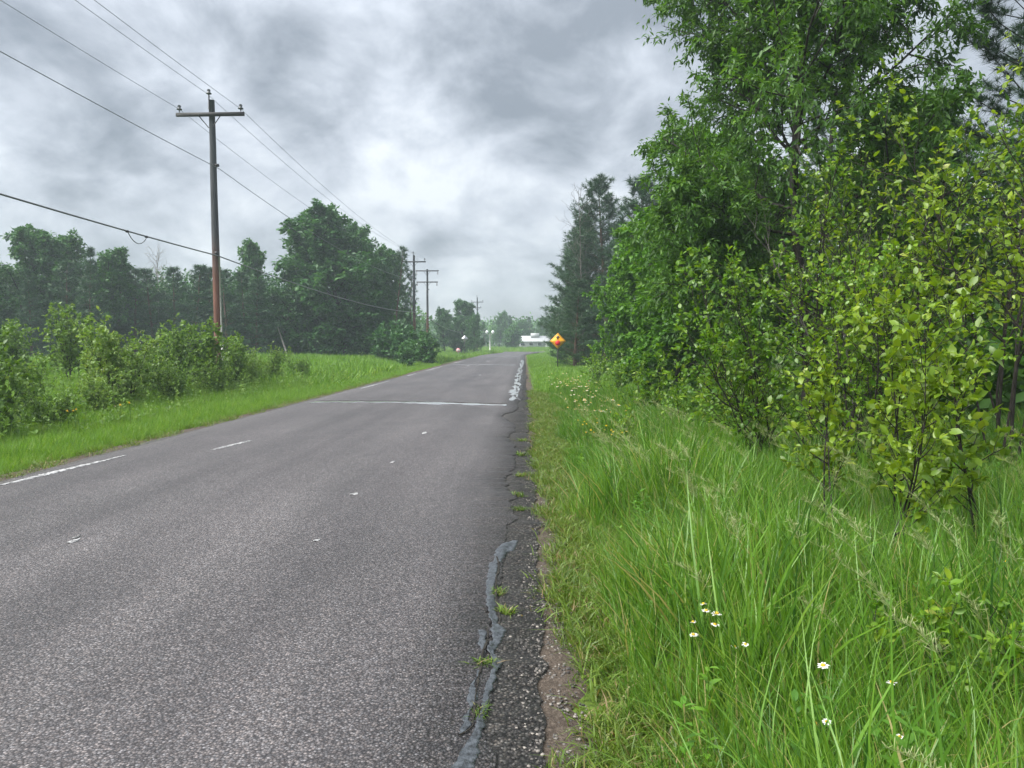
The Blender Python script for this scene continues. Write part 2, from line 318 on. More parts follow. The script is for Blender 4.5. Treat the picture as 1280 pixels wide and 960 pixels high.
def ground_mat():
    m, N, L, b = new_mat('roadside_soil_and_turf')
    tc = N.new('ShaderNodeTexCoord')
    def nz(s, d=7):
        n = N.new('ShaderNodeTexNoise'); n.inputs['Scale'].default_value = s; n.inputs['Detail'].default_value = d; L.new(tc.outputs['Object'], n.inputs['Vector']); return n.outputs['Fac']
    turf = ramp_node(N, [(0.3, (0.040, 0.062, 0.014)), (0.5, (0.070, 0.115, 0.020)), (0.7, (0.105, 0.155, 0.028))]); L.new(nz(0.9), turf.inputs[0])
    fine = ramp_node(N, [(0.3, (0.55, 0.55, 0.55)), (0.7, (1.3, 1.25, 1.1))]); L.new(nz(28), fine.inputs[0])
    mu = N.new('ShaderNodeMixRGB'); mu.blend_type = 'MULTIPLY'; mu.inputs[0].default_value = 1; L.new(turf.outputs[0], mu.inputs[1]); L.new(fine.outputs[0], mu.inputs[2])
    L.new(mu.outputs[0], b.inputs['Base Color']); b.inputs['Roughness'].default_value = 0.95; b.inputs['Specular IOR Level'].default_value = 0.2
    bp = N.new('ShaderNodeBump'); bp.inputs['Strength'].default_value = 0.8; bp.inputs['Distance'].default_value = 0.05; L.new(nz(14), bp.inputs['Height']); L.new(bp.outputs[0], b.inputs['Normal'])
    return m
M['ground'] = ground_mat()

# ------------------------------------------------------------------ ground, road
def smooth(a, b, x):
    t = np.clip((np.asarray(x, float) - a) / (b - a), 0, 1); return t * t * (3 - 2 * t)
def gz(x, y):
    """terrain height: shallow ditches on both sides, a field on the left, a low bank across the far junction"""
    x = np.asarray(x, float); y = np.asarray(y, float)
    z = -0.035 - 0.22 * smooth(0.35, 2.4, x) * (1 - smooth(3.2, 6.0, x)) + 0.15 * smooth(5, 12, x)
    z = z - 0.28 * smooth(6.3, 8.3, -x) * (1 - smooth(9.5, 12.5, -x)) + 0.06 * smooth(12, 20, -x)
    off = np.maximum(smooth(0.4, 1.5, x), smooth(6.4, 7.5, -x))
    z = z + off * (0.10 * n2(x * 0.5 + 3, y * 0.5 + 9) + 0.05 * n2(x * 1.7, y * 1.7))
    j = smooth(138, 150, y)
    z = z * (1 - j) - 0.035 * j + 0.45 * smooth(158, 175, y)
    return z
def road_shift(y): return 2.2 * smooth(105, 152, y)
def crown(x): return 0.035 * (1 - np.clip(((np.asarray(x, float) + 3.0) / 3.1) ** 2, 0, 1))

def spaced(lo, hi, n, p=2.2):
    t = np.linspace(-1, 1, n); s = np.sign(t) * np.abs(t) ** p
    return np.where(s < 0, -s * lo, s * hi)
def make_ground():
    xs = np.unique(np.concatenate([spaced(-1800, 1800, 121, 3.2), np.arange(-14, 9, 0.35)]))
    ys = np.unique(np.concatenate([np.arange(-8, 40, 0.5), np.arange(40, 200, 3), np.geomspace(200, 3000, 26), -np.geomspace(9, 600, 12)]))
    X, Y = np.meshgrid(xs, ys); Z = gz(X, Y)
    nx, ny = len(xs), len(ys)
    i = np.arange(ny - 1)[:, None]; j = np.arange(nx - 1)[None, :]
    Q = np.stack([i * nx + j, i * nx + j + 1, (i + 1) * nx + j + 1, (i + 1) * nx + j], -1).reshape(-1, 4)
    o = link('ground', np_mesh('ground', np.stack([X, Y, Z], -1).reshape(-1, 3), Q, M['ground'], smooth=True))
    tag(o, 'grassy roadside ground on both sides of the road', kind='structure')
make_ground()

YS = np.unique(np.concatenate([np.arange(-10, 0, 0.5), np.arange(0, 12, 0.03), np.arange(12, 30, 0.08), np.arange(30, 80, 0.4), np.arange(80, 151, 1.5)]))
def strip(name, ys, left, right, z, mat, ncol=9, skirt=0.0, parent=None, zf=None):
    """sheet between two edge curves; with a skirt it has a real edge of that depth"""
    mid_ = np.concatenate([np.linspace(-5.75, -0.8, 26), [-0.72]]); ncol = len(mid_) + 2      # inner columns run straight, only the edges are ragged
    X = np.concatenate([left[:, None], np.repeat(mid_[None], len(ys), 0), right[:, None]], 1); Y = np.repeat(ys[:, None], ncol, 1)
    sh = road_shift(Y)
    Z = crown(X) + z
    V = np.stack([X + sh, Y, Z], -1)
    if skirt:
        a = V[:, :1].copy(); a[..., 2] -= skirt; a[..., 0] -= 0.004
        b = V[:, -1:].copy(); b[..., 2] -= skirt; b[..., 0] += 0.004
        V = np.concatenate([a, V, b], 1)
    n, c = V.shape[:2]
    i = np.arange(n - 1)[:, None]; j = np.arange(c - 1)[None, :]
    Q = np.stack([i * c + j, i * c + j + 1, (i + 1) * c + j + 1, (i + 1) * c + j], -1).reshape(-1, 4)
    return link(name, np_mesh(name, V.reshape(-1, 3), Q, mat, smooth=False), parent)

def flare(y): return 5.0 * smooth(140, 151, y) ** 2
road = empty('road'); tag(road, 'worn grey country road running straight ahead to a junction', kind='structure')
oldL = -6.12 + 0.06 * fb1(YS * 0.8, 1) + 0.10 * fb1(YS * 0.15, 2)
oldR = 0.10 + 0.07 * fb1(YS * 1.1, 5) + 0.05 * fb1(YS * 5, 6) + 0.05 * fb1(YS * 0.25, 7) + flare(YS)
strip('old_asphalt', YS, oldL, oldR, 0.0, M['asphalt'], skirt=0.05, parent=road)
bite = 0.30 * np.exp(-((YS - 16.8) / 1.3) ** 2) + 0.10 * np.exp(-((YS - 13.2) / 0.7) ** 2) + 0.08 * np.exp(-((YS - 9) / 0.8) ** 2)
newR = -0.15 + 0.07 * fb1(YS * 0.9, 11) + 0.06 * fb1(YS * 4, 12) + 0.03 * fb1(YS * 14, 13) - bite
newR = np.where(YS > 21, np.minimum(newR + 0.12 * smooth(21, 23, YS), oldR - 0.03), newR) + flare(YS) * 0.98
newR = np.minimum(newR, oldR - 0.02)
newL = np.maximum(-6.0 + 0.05 * fb1(YS * 0.7, 15) + 0.03 * fb1(YS * 4, 16), oldL + 0.03)
strip('chip_seal_layer', YS, newL, newR, 0.014, M['chip'], ncol=11, skirt=0.0135, parent=road)
# bare grit shoulders
YG = np.unique(np.concatenate([np.arange(-4, 14, 0.05), np.arange(14, 60, 0.3), np.arange(60, 140, 2)]))
def shoulder(inner, outer):
    t = np.linspace(0, 1, 5); X = inner[:, None] * (1 - t) + outer[:, None] * t; Y = np.repeat(YG[:, None], 5, 1)
    Z = gz(X, Y) + 0.022 - 0.018 * np.abs(2 * t - 1)[None, :] ** 3 + 0.010 * n2(X * 14, Y * 14) + 0.006 * n2(X * 40, Y * 31)
    return np.stack([X + road_shift(Y), Y, Z], -1)
for nm, inn, out_, lb in (('gravel_shoulder', -0.15 + 0 * YG, 0.25 + 0.13 * fb1(YG * 0.9, 21) + 0.12 * fb1(YG * 4, 22), 'brown gritty shoulder along the near right road edge'),
                          ('gravel_shoulder', -6.62 + 0.18 * fb1(YG * 0.7, 25) + 0.08 * fb1(YG * 4, 26), -5.9 + 0 * YG, 'brown gritty shoulder along the far left road edge')):
    V = shoulder(inn, out_); n, c = V.shape[:2]; i = np.arange(n - 1)[:, None]; j = np.arange(c - 1)[None, :]
    Q = np.stack([i * c + j, i * c + j + 1, (i + 1) * c + j + 1, (i + 1) * c + j], -1).reshape(-1, 4)
    tag(link(nm, np_mesh(nm, V.reshape(-1, 3), Q, M['grit'], smooth=True)), lb, kind='structure')
# crossing road at the junction
b = MB(); b.box((0, 154.5, -0.012), (240, 7.4, 0.05)); tag(b.obj('crossing_road', M['chip']), 'road crossing at the far junction', kind='structure')

def ribbon(name, pts, mat, z, parent=road, jag=0.01, seed=1, sub=0.02):
    """irregular flat patch: pts = (y, x_left, x_right) rows; outline roughened, thin rounded edge"""
    p = np.array(pts, float); p = p[np.argsort(p[:, 0])]
    n = max(4, int((p[-1, 0] - p[0, 0]) / sub)); y = np.linspace(p[0, 0], p[-1, 0], n)
    l = np.interp(y, p[:, 0], p[:, 1]) + jag * (fb1(y * 12, seed) + 0.5 * fb1(y * 26, seed + 2)) * 2; r = np.interp(y, p[:, 0], p[:, 2]) + jag * (fb1(y * 12, seed + 9) + 0.5 * fb1(y * 26, seed + 5)) * 2
    r = np.maximum(r, l + 0.004)
    m = (l + r) / 2; w_ = (r - l) / 2
    cols = [(-1.0, -0.004), (-0.95, 0.0), (-0.6, 0.0005), (-0.3, 0.0005), (0, 0.0005), (0.3, 0.0005), (0.6, 0.0005), (0.95, 0.0), (1.0, -0.004)]
    nr = np.interp(y, YS, newR); step = lambda x: 0.014 * (1 - smooth(-0.01, 0.05, x - nr))
    V = np.stack([np.stack([m + w_ * a + road_shift(y), y, crown(m + w_ * a) + step(m + w_ * a) + z + dz], -1) for a, dz in cols], 1)
    c = 9; i = np.arange(n - 1)[:, None]; j = np.arange(c - 1)[None, :]
    Q = np.stack([i * c + j, i * c + j + 1, (i + 1) * c + j + 1, (i + 1) * c + j], -1).reshape(-1, 4)
    return link(name, np_mesh(name, V.reshape(-1, 3), Q, mat, smooth=False), parent)
def px(x, y):                    # a point of the flat road seen at that pixel (1280 wide)
    Y = 1536.0 / (y - 430.0); return (x - 655.0) * Y / 960.0, Y
def traced(rows, x0, y0, k):
    out = []
    for zy, zl, zr in rows:
        yy = y0 + zy * k; (a, Y), (b_, _) = px(x0 + zl * k, yy), px(x0 + zr * k, yy); out.append((Y, a, b_))
    return out
T1 = [(118, 240, 262), (125, 225, 268), (140, 190, 266), (152, 178, 258), (168, 166, 235), (182, 163, 226), (195, 168, 218), (206, 160, 212), (216, 148, 188), (260, 143, 188), (300, 133, 180), (350, 138, 181), (400, 142, 190), (440, 146, 197),
      (466, 150, 224), (490, 152, 226), (505, 150, 212), (520, 148, 190), (545, 146, 176), (580, 162, 192), (600, 152, 211), (620, 148, 206), (640, 145, 188), (680, 140, 176), (720, 130, 166), (760, 122, 149), (800, 112, 141), (850, 98, 136), (900, 78, 131), (960, 40, 126), (1040, -10, 110)]
T2 = [(478, 106, 138), (500, 104, 146), (520, 108, 150), (545, 116, 138), (560, 120, 132)]
T3 = [(636, 100, 118), (660, 92, 116), (700, 76, 106), (760, 66, 97), (800, 56, 92), (830, 52, 92), (860, 46, 88), (880, 36, 70), (893, 24, 48)]
shrink = lambda T, k=0.68: [(a_, (b_ + c_) / 2 - (c_ - b_) / 2 * k, (b_ + c_) / 2 + (c_ - b_) / 2 * k) for a_, b_, c_ in T]
ribbon('sealant_strip', traced(shrink(T1), 560, 640, 1 / 3), M['tar'], 0.005, seed=3, jag=0.009, sub=0.008)
ribbon('sealant_strip', traced(shrink(T2), 560, 640, 1 / 3), M['tar'], 0.004, seed=5, jag=0.009, sub=0.008)
ribbon('sealant_strip', traced(shrink(T3), 560, 640, 1 / 3), M['tar'], 0.004, seed=7, jag=0.009, sub=0.008)
# open cracks beside the sealant
C1 = [(190, 178, 184), (215, 186, 191), (240, 188, 193), (262, 178, 186), (300, 176, 182), (350, 178, 186), (400, 186, 194), (440, 192, 199)]
C2 = [(466, 142, 148), (500, 146, 152), (530, 140, 147), (560, 124, 132), (640, 116, 122), (700, 104, 112), (760, 94, 101), (830, 90, 95), (862, 84, 90), (885, 64, 70), (900, 36, 44)]
for k_, C in enumerate((C1, C2)): ribbon('crack', traced(C, 560, 640, 1 / 3), M['crack'], 0.0085, seed=30 + k_, jag=0.004)
# shiny seal along the edge beyond the cross joint, and the joint itself
rr_ = np.random.RandomState(5)
ye_ = np.arange(21.3, 76, 0.12)
for k_, (c0, w0, sd_) in enumerate(((-0.30, 0.095, 50), (-0.17, 0.04, 57))):
    wd_ = np.maximum(0.004, w0 * (0.75 + 1.5 * fb1(ye_ * 0.9, sd_) + 0.8 * fb1(ye_ * 3.5, sd_ + 1))); cc_ = c0 + 0.08 * fb1(ye_ * 0.5, sd_ + 2) + 0.05 * fb1(ye_ * 2.5, sd_ + 3) + 0.10 * smooth(40, 70, ye_)
    ribbon('sealant_strip', list(zip(ye_, cc_ - wd_, cc_ + wd_)), M['tar_wet'], 0.006 + 0.002 * k_, seed=sd_, jag=0.012, sub=0.06)
def cross_ribbon(name, xs, yc, half, mat, z, seed):
    n = 160; x = np.linspace(xs[0], xs[1], n); y = np.interp(x, xs, yc) + 0.10 * fb1(x * 2.2, seed)
    h = half * (1 + 0.9 * fb1(x * 3, seed + 4)); h = np.maximum(h, 0.02)
    V = np.stack([np.stack([x, y + h * a, crown(x) + z + dz], -1) for a, dz in ((-1, -0.006), (-0.8, 0), (0, 0.002), (0.8, 0), (1, -0.006))], 1)
    i = np.arange(n - 1)[:, None]; j = np.arange(4)[None, :]
    Q = np.stack([i * 5 + j, (i + 1) * 5 + j, (i + 1) * 5 + j + 1, i * 5 + j + 1], -1).reshape(-1, 4)
    return link(name, np_mesh(name, V.reshape(-1, 3), Q, mat, smooth=True), road)
cross_ribbon('sealant_joint', (-5.75, -0.45), (20.8, 19.7), 0.30, M['tar_wet'], 0.024, 3)
cross_ribbon('crack', (-5.75, -0.45), (21.2, 20.1), 0.06, M['crack'], 0.022, 3)  # shadow line along the joint, drawn as a dark strip
cross_ribbon('sealant_joint', (-5.4, -0.6), (58, 57), 0.25, M['tar_wet'], 0.024, 8)
cross_ribbon('sealant_joint', (-5.0, -0.6), (97, 97), 0.30, M['tar_wet'], 0.024, 12)
# worn white road lines, and one seal fragment with its shine as colour
def pale_mark(pts, seed, z=0.0052):
    ribbon('paint_and_shine_mark', pts, M['pale_mark'], z, seed=seed, jag=0.012)
pale_mark([(8.2, -5.90, -5.86), (8.7, -5.88, -5.80), (9.3, -5.84, -5.72), (9.7, -5.80, -5.70), (10.1, -5.74, -5.67), (10.7, -5.66, -5.62)], 71)
pale_mark([(11.2, -4.62, -4.58), (11.5, -4.58, -4.51), (11.9, -4.52, -4.44), (12.25, -4.44, -4.40)], 73)  # shiny crack seal, its glint put into the whitish colour
for k_, (x, y, L_, W_) in enumerate([(490, 583, .16, .035), (440, 625, .10, .05), (393, 686, .06, .03), (80, 689, .14, .025), (530, 545, .3, .04), (84, 684, .1, .03), (610, 452, 1.4, .22), (585, 458, 1.2, .1), (600, 470, .8, .06)]):
    X, Y = px(x, y); pale_mark([(Y - L_ / 2, X - W_ * .4, X + W_ * .3), (Y, X - W_, X + W_), (Y + L_ / 2, X - W_ * .2, X + W_ * .5)], 80 + k_)
for k_, (ya, yb) in enumerate([(27, 33), (38, 41), (45, 54), (62, 75)]):       # ghost of the left edge line
    pale_mark([(ya, -5.82, -5.78), ((ya * 2 + yb) / 3, -5.84, -5.72), ((ya + yb) / 2, -5.80, -5.74), (yb, -5.79, -5.76)], 95 + k_)

# ------------------------------------------------------------------ plants: growing and leafing
LEAF2 = (np.array([[0, 0, 0], [0.45, 0.30, 0.07], [1, 0, -0.06], [0.45, -0.30, 0.07]]), [[0, 1, 2], [0, 2, 3]])
LEAFN = (np.array([[0, 0, 0], [0.4, 0.17, 0.05], [1, 0, -0.10], [0.4, -0.17, 0.05]]), [[0, 1, 2], [0, 2, 3]])
LEAF6 = (np.array([[0, 0, 0], [0.22, 0.24, 0.06], [0.60, 0.27, 0.05], [1, 0, -0.10], [0.60, -0.27, 0.05], [0.22, -0.24, 0.06], [0.35, 0, 0.0], [0.68, 0, -0.01]]),
         [[0, 6, 1], [6, 2, 1], [6, 7, 2], [7, 3, 2], [0, 5, 6], [6, 5, 4], [6, 4, 7], [7, 4, 3]])
NEEDLE = (np.array([[0, 0.5, 0], [0, -0.5, 0], [1, 0, 0]]), [[0, 1, 2]])

def unit(v): return v / (np.linalg.norm(v, axis=-1, keepdims=True) + 1e-9)
def rot_about(d, ang, az):
    """direction leaving d by ang, around it by az"""
    d = d / np.linalg.norm(d); ref = np.array([1.0, 0, 0]) if abs(d[2]) > 0.9 else np.array([0, 0, 1.0])
    a = np.cross(d, ref); a /= np.linalg.norm(a); b_ = np.cross(d, a)
    return d * math.cos(ang) + (a * math.cos(az) + b_ * math.sin(az)) * math.sin(ang)

def leaves_mesh(name, P, D, S, template, mat, rng, flat=0.5, tint=None, width=1.0):
    """P positions, D leaf axes, S sizes"""
    T, F = template; n = len(P); D = unit(D)
    Nn = rng.randn(n, 3) * flat + np.array([0, 0, 1.0]); Nn = unit(Nn - (Nn * D).sum(1, keepdims=True) * D)
    Sd = np.cross(Nn, D)
    V = P[:, None, :] + S[:, None, None] * (T[None, :, 0:1] * D[:, None, :] + T[None, :, 1:2] * width * Sd[:, None, :] + T[None, :, 2:3] * Nn[:, None, :])
    k = len(T); F = np.asarray(F)[None] + (np.arange(n) * k)[:, None, None]
    if tint is None: tint = rng.rand(n)
    return np_mesh(name, V.reshape(-1, 3), F.reshape(-1, F.shape[-1]), mat, np.repeat(tint, k))

class Plant:
    def __init__(s, seed): s.rng = np.random.RandomState(seed); s.paths = []; s.P = []; s.D = []; s.T = []
    def path(s, p, d, L, n, wob, trop):
        rng = s.rng; pts = [np.array(p, float)]; d = np.array(d, float)
        for i in range(n):
            d = d + rng.randn(3) * wob + np.array([0, 0, trop / n]); d /= np.linalg.norm(d)
            pts.append(pts[-1] + d * L / n)
        return np.array(pts)
    def grow(s, p, d, L, r, lvl, sp):
        rng = s.rng; last = lvl == len(sp['n'])
        path = s.path(p, d, L, sp['seg'][lvl], sp['wob'][lvl], sp['trop'][lvl])
        s.paths.append((path, r, r * (0.25 if lvl == 0 else 0.35), lvl))
        lf = sp['leaf'][lvl]
        if lf:
            m = max(1, int(lf * (1 if last else 1) * rng.uniform(0.7, 1.3)))
            t = rng.uniform(0.15 if last else 0.4, 1.0, m) * (len(path) - 1); i = np.minimum(t.astype(int), len(path) - 2); f = (t - i)[:, None]
            base = path[i] * (1 - f) + path[i + 1] * f; ax = unit(path[i + 1] - path[i])
            out = unit(rng.randn(m, 3)) * sp.get('spread', 0.9) + ax * 0.6 + np.array([0, 0, sp.get('droop', -0.2)])
            s.P.append(base + unit(rng.randn(m, 3)) * sp.get('puff', 0.0) * rng.rand(m, 1)); s.D.append(out)
            s.T.append(np.clip(rng.normal(0.42 + rng.uniform(-0.15, 0.15), 0.17, m), 0, 1))
        if last: return
        n = sp['n'][lvl]; az = rng.uniform(0, 6.28)
        for i in range(n):
            t = sp['t0'][lvl] + (1 - sp['t0'][lvl]) * (i + rng.rand()) / n; t = min(t, 0.995)
            q = t * (len(path) - 1); k = min(int(q), len(path) - 2); f = q - k
            pos = path[k] * (1 - f) + path[k + 1] * f; dd = path[k + 1] - path[k]
            az += 2.4 + rng.uniform(-0.5, 0.5)
            ang = R(sp['ang'][lvl](t) + rng.uniform(-12, 12))
            cl = sp['len'][lvl](t) * L * rng.uniform(0.65, 1.25)
            rad = max(sp['rmin'], min(r * (1 - 0.75 * t), r * sp['rr'][lvl]))
            s.grow(pos, rot_about(dd, ang, az), cl, rad, lvl + 1, sp)
    def wood(s, name, mat, sides=(8, 6, 4, 3), keep=None):
        Vs, Qs, n = [], [], 0
        for path, r0, r1, lvl in s.paths:
            if keep is not None and lvl > keep: continue
            rad = np.linspace(r0, r1, len(path))
            if lvl == 0 and r0 > 0.05: rad[0] *= 1.35
            V, Q = tube_arrays(path, rad, sides[min(lvl, len(sides) - 1)]); Vs.append(V); Qs.append(Q + n); n += len(V)
        return np_mesh(name, np.vstack(Vs), np.vstack(Qs), mat, smooth=True)
    def foliage(s, name, template, mat, size, var=0.35, flat=0.5, width=1.0):
        P = np.vstack(s.P); D = np.vstack(s.D); T = np.concatenate(s.T)
        S = size * np.clip(s.rng.normal(1, var, len(P)), 0.35, 1.7)
        return leaves_mesh(name, P, D, S, template, mat, s.rng, flat, T, width)

K = lambda v: (lambda t: v)
def broadleaf(seed, H, spread=0.34, base=0.18, n=(22, 8, 5), leaf=26, size=0.1, template=LEAFN, mat='cherry', bark='bark', droop=-0.35, r=None, round_=True, puff=0.0, trunk_wob=0.05, keep=None, flat=0.5):
    p = Plant(seed)
    if round_: prof = lambda t: spread * (0.35 + 0.95 * math.sin(math.pi * min(1, (0.10 + 0.86 * t))) ** 0.8) * 1.0
    else: prof = lambda t: spread * (1.25 - 1.0 * t)
    sp = dict(n=list(n), t0=[base, 0.15, 0.1], seg=[9, 6, 4, 3], wob=[trunk_wob, 0.12, 0.16, 0.2], trop=[0.2, 0.35, 0.15, -0.1],
              ang=[lambda t: 75 - 42 * t, K(48), K(50)], len=[prof, lambda t: 0.55 - 0.28 * t, lambda t: 0.55 - 0.2 * t],
              rr=[0.30, 0.5, 0.5], rmin=0.004, leaf=[0, 0, leaf // 3, leaf][:len(n)] + [leaf], droop=droop, spread=0.9, puff=puff)
    sp['leaf'] = [0] * (len(n) - 1) + [leaf // 3, leaf]
    p.grow((0, 0, -0.15), (0, 0, 1), H * 0.93, r or H * 0.014, 0, sp)
    return p.wood('trunk', M[bark], keep=keep), p.foliage('crown', template, M[mat], size, flat=flat)

def shrub(seed, H, stems=6, width=0.5, leaf=22, size=0.07, template=LEAF6, mat='shrub', bark='bark_dark', bare=0.1, nb=9, nt=4, lean=None, r=0.014, up=0.5, puff=0.0, flat=0.6):
    """many-stemmed shrub or sapling clump"""
    p = Plant(seed); rng = p.rng
    for i in range(stems):
        a = rng.uniform(0, 6.28); rad = rng.uniform(0.02, 0.22) * width
        h = H * rng.uniform(0.62, 1.0) if i else H
        tilt = rng.uniform(0.05, 0.42) * width if stems > 1 else 0.05
        d = np.array([math.cos(a) * tilt, math.sin(a) * tilt, 1.0]); d /= np.linalg.norm(d)
        sp = dict(n=[nb, nt], t0=[bare, 0.15], seg=[9, 5, 3], wob=[0.075, 0.13, 0.2], trop=[0.25, up, 0.1],
                  ang=[lambda t: 62 - 22 * t, K(46)], len=[lambda t: (0.40 - 0.24 * t) * (0.6 + 0.4 * min(1, t * 4)) * width * 1.5, lambda t: 0.5 - 0.15 * t],
                  rr=[0.5, 0.5], rmin=0.0028, leaf=[leaf // 3, leaf // 2, leaf], droop=-0.05, spread=0.85, puff=puff)
        p.grow((math.cos(a) * rad, math.sin(a) * rad, -0.08), d, h, r * rng.uniform(0.7, 1.2), 0, sp)
    return p.wood('stems', M[bark], sides=(6, 4, 3)), p.foliage('leaves', template, M[mat], size, flat=flat)

def conifer(seed, H, width=0.2, whorls=20, per=6, base=0.08, tufts=9, needles=9, nlen=0.16, nwid=0.012, mat='pine', bark='bark_red', droop=0.1, taper=1.0, gaps=0.0, spruce=False):
    """whorled conifer; needles in tufts along the branch ends"""
    p = Plant(seed); rng = p.rng
    tr = p.path((0, 0, -0.15), (0, 0, 1), H, 10, 0.02, 0.1); p.paths.append((tr, H * 0.014, 0.012, 0))
    P, D, T = [], [], []
    for w_ in range(whorls):
        t = base + (1 - base) * (w_ + rng.rand() * 0.8) / whorls; t = min(t, 0.985)
        q = t * 10; k = min(int(q), 9); pos = tr[k] * (1 - q + k) + tr[k + 1] * (q - k)
        a0 = rng.uniform(0, 6.28)
        for j in range(per):
            if rng.rand() < gaps: continue
            Lb = H * width * ((1 - t) ** taper * 1.0 + 0.05) * rng.uniform(0.65, 1.2) * (0.75 + 0.25 * min(1, t * 6))
            a = a0 + j * 6.283 / per + rng.uniform(-0.3, 0.3); el = R(-18 + 55 * t) if spruce else R(8 + 42 * t)
            d = np.array([math.cos(a) * math.cos(el), math.sin(a) * math.cos(el), math.sin(el)])
            bp = p.path(pos, d, Lb, 4, 0.10, 0.35 if not spruce else 0.25); p.paths.append((bp, max(0.008, 0.02 * (1 - t) + 0.006), 0.005, 1))
            nt = max(3, int(tufts * (0.35 + Lb / (H * width))))
            tt = rng.uniform(0.12 if spruce else 0.3, 1.0, nt) ** 0.8 * 4; i = np.minimum(tt.astype(int), 3); f = (tt - i)[:, None]
            c = bp[i] * (1 - f) + bp[i + 1] * f; ax = unit(bp[i + 1] - bp[i])
            side = unit(np.cross(ax, [0, 0, 1.0])) * rng.choice([-1, 1], (nt, 1))
            tw = unit(ax + side * rng.uniform(0.2, 1.3, (nt, 1)) + rng.randn(nt, 3) * 0.25 + np.array([0, 0, -0.15 if spruce else 0.35]))
            c = c + tw * rng.uniform(0, 0.22 * Lb, (nt, 1))
            tn = np.clip(rng.normal(0.45, 0.16, nt), 0, 1)
            for _ in range(needles):
                P.append(c + tw * rng.uniform(-0.12, 0.12, (nt, 1)) * nlen * 2); D.append(tw * 0.55 + unit(rng.randn(nt, 3)) * 0.8); T.append(tn)
    P = np.vstack(P); D = np.vstack(D); T = np.concatenate(T)
    S = nlen * rng.uniform(0.7, 1.25, len(P))
    me = leaves_mesh('crown', P, D, S, NEEDLE, M[mat], rng, 1.5, T, nwid / nlen)
    return p.wood('trunk', M[bark], sides=(8, 4)), me

def place(name, meshes, parts, loc, rz, scale, label, cat, group=None):
    x, y = loc; o = empty(name, (x, y, float(gz(x, y))), rz)
    o.scale = (scale, scale, scale) if isinstance(scale, (int, float)) else scale
    tag(o, label, cat, group)
    for m, pn in zip(meshes, parts):
        c = link(pn, m, o)
        if pn in ('crown', 'leaves'): c['kind'] = 'stuff'
    return o
TC = ('trunk', 'crown'); SL = ('stems', 'leaves')

# ------------------------------------------------------------------ trees on the right
rr_ = np.random.RandomState(11)
big = broadleaf(21, 12.5, spread=0.255, base=0.16, n=(38, 12, 6), leaf=44, size=0.12, template=LEAFN, mat='cherry', droop=-0.45, trunk_wob=0.07, puff=0.16, r=0.12)
place('broadleaf_tree', big, TC, (5.6, 15.2), 0.4, 1.0, 'tallest broadleaf tree on the right, its crown cut off by the top of the frame', 'tree')
mid = broadleaf(22, 6.6, spread=0.31, base=0.04, n=(30, 9, 5), leaf=34, size=0.13, template=LEAF2, mat='maple', droop=-0.4, r=0.08, puff=0.12)
place('broadleaf_tree', mid, TC, (4.2, 21.5), 1.2, (1.0, 1.0, 0.95), 'fresh green low-branched tree between the dark pines and the tall tree', 'tree')
place('broadleaf_tree', mid, TC, (6.4, 24.5), 3.3, (1.2, 1.2, 1.25), 'green tree half hidden behind the fresh green low-branched tree', 'tree')
place('broadleaf_tree', mid, TC, (4.9, 30.5), 5.0, (0.78, 0.78, 0.85), 'small bright green tree at the left side of the fresh green low-branched tree', 'tree')
place('broadleaf_tree', big, TC, (9.6, 20.5), 2.5, 0.62, 'shaded broadleaf tree behind the yellow-green saplings, right of the tallest tree', 'tree')
pineR = conifer(31, 14.0, width=0.23, whorls=26, per=7, base=0.03, tufts=22, needles=10, nlen=0.32, nwid=0.032, mat='pine', droop=0, taper=0.5)
place('pine_tree', pineR, TC, (6.5, 60.0), 0.3, (1.35, 1.35, 1.02), 'tall dark pine with a broad top, behind the stop ahead sign', 'tree')
place('pine_tree', pineR, TC, (4.3, 63.0), 2.0, (1.0, 1.0, 0.78), 'shorter dark pine at the road side of the tall pine', 'tree')
place('pine_tree', pineR, TC, (3.7, 56.0), 4.0, (0.75, 0.75, 0.46), 'lowest dark pine, directly behind the stop ahead sign', 'tree')
place('pine_tree', pineR, TC, (5.5, 66.0), 5.2, (1.3, 1.3, 0.9), 'dark pine filling the gap between the tall pine and the shorter one', 'tree')
place('pine_tree', pineR, TC, (7.4, 47.0), 1.0, (1.1, 1.1, 0.82), 'dark pine between the tall broad-topped pine and the fresh green tree', 'tree')
pineN = conifer(33, 11.5, width=0.22, whorls=20, per=6, base=0.12, tufts=34, needles=26, nlen=0.15, nwid=0.009, mat='pine', bark='bark_dark', taper=0.7)
place('pine_tree', pineN, TC, (9.9, 15.2), 0.7, (1.25, 1.25, 1.0), 'black-green pine in the upper right corner of the frame', 'tree')
place('pine_tree', pineN, TC, (8.6, 22.5), 2.2, 0.95, 'dark pine in the shade behind the tallest broadleaf tree', 'tree')
place('pine_tree', pineN, TC, (13.0, 19.0), 4.1, 1.05, 'dark pine behind the saplings at the right frame edge', 'tree')
dd = Plant(35); dd.grow((0, 0, -0.1), (0.02, 0, 1), 13.2, 0.06, 0, dict(n=[26, 5], t0=[0.3, 0.2], seg=[9, 5, 3], wob=[0.04, 0.16, 0.2], trop=[0.1, 0.3, 0.1], ang=[lambda t: 65 - 25 * t, K(45)], len=[lambda t: 0.20 - 0.10 * t, K(0.5)], rr=[0.25, 0.5], rmin=0.009, leaf=[0, 0, 0]))
o = place('bare_tree', (dd.wood('trunk', M['twig']),), ('trunk',), (4.6, 58.0), 0, 1.0, 'leafless grey tree sticking out beside the tall pine on the right', 'tree')

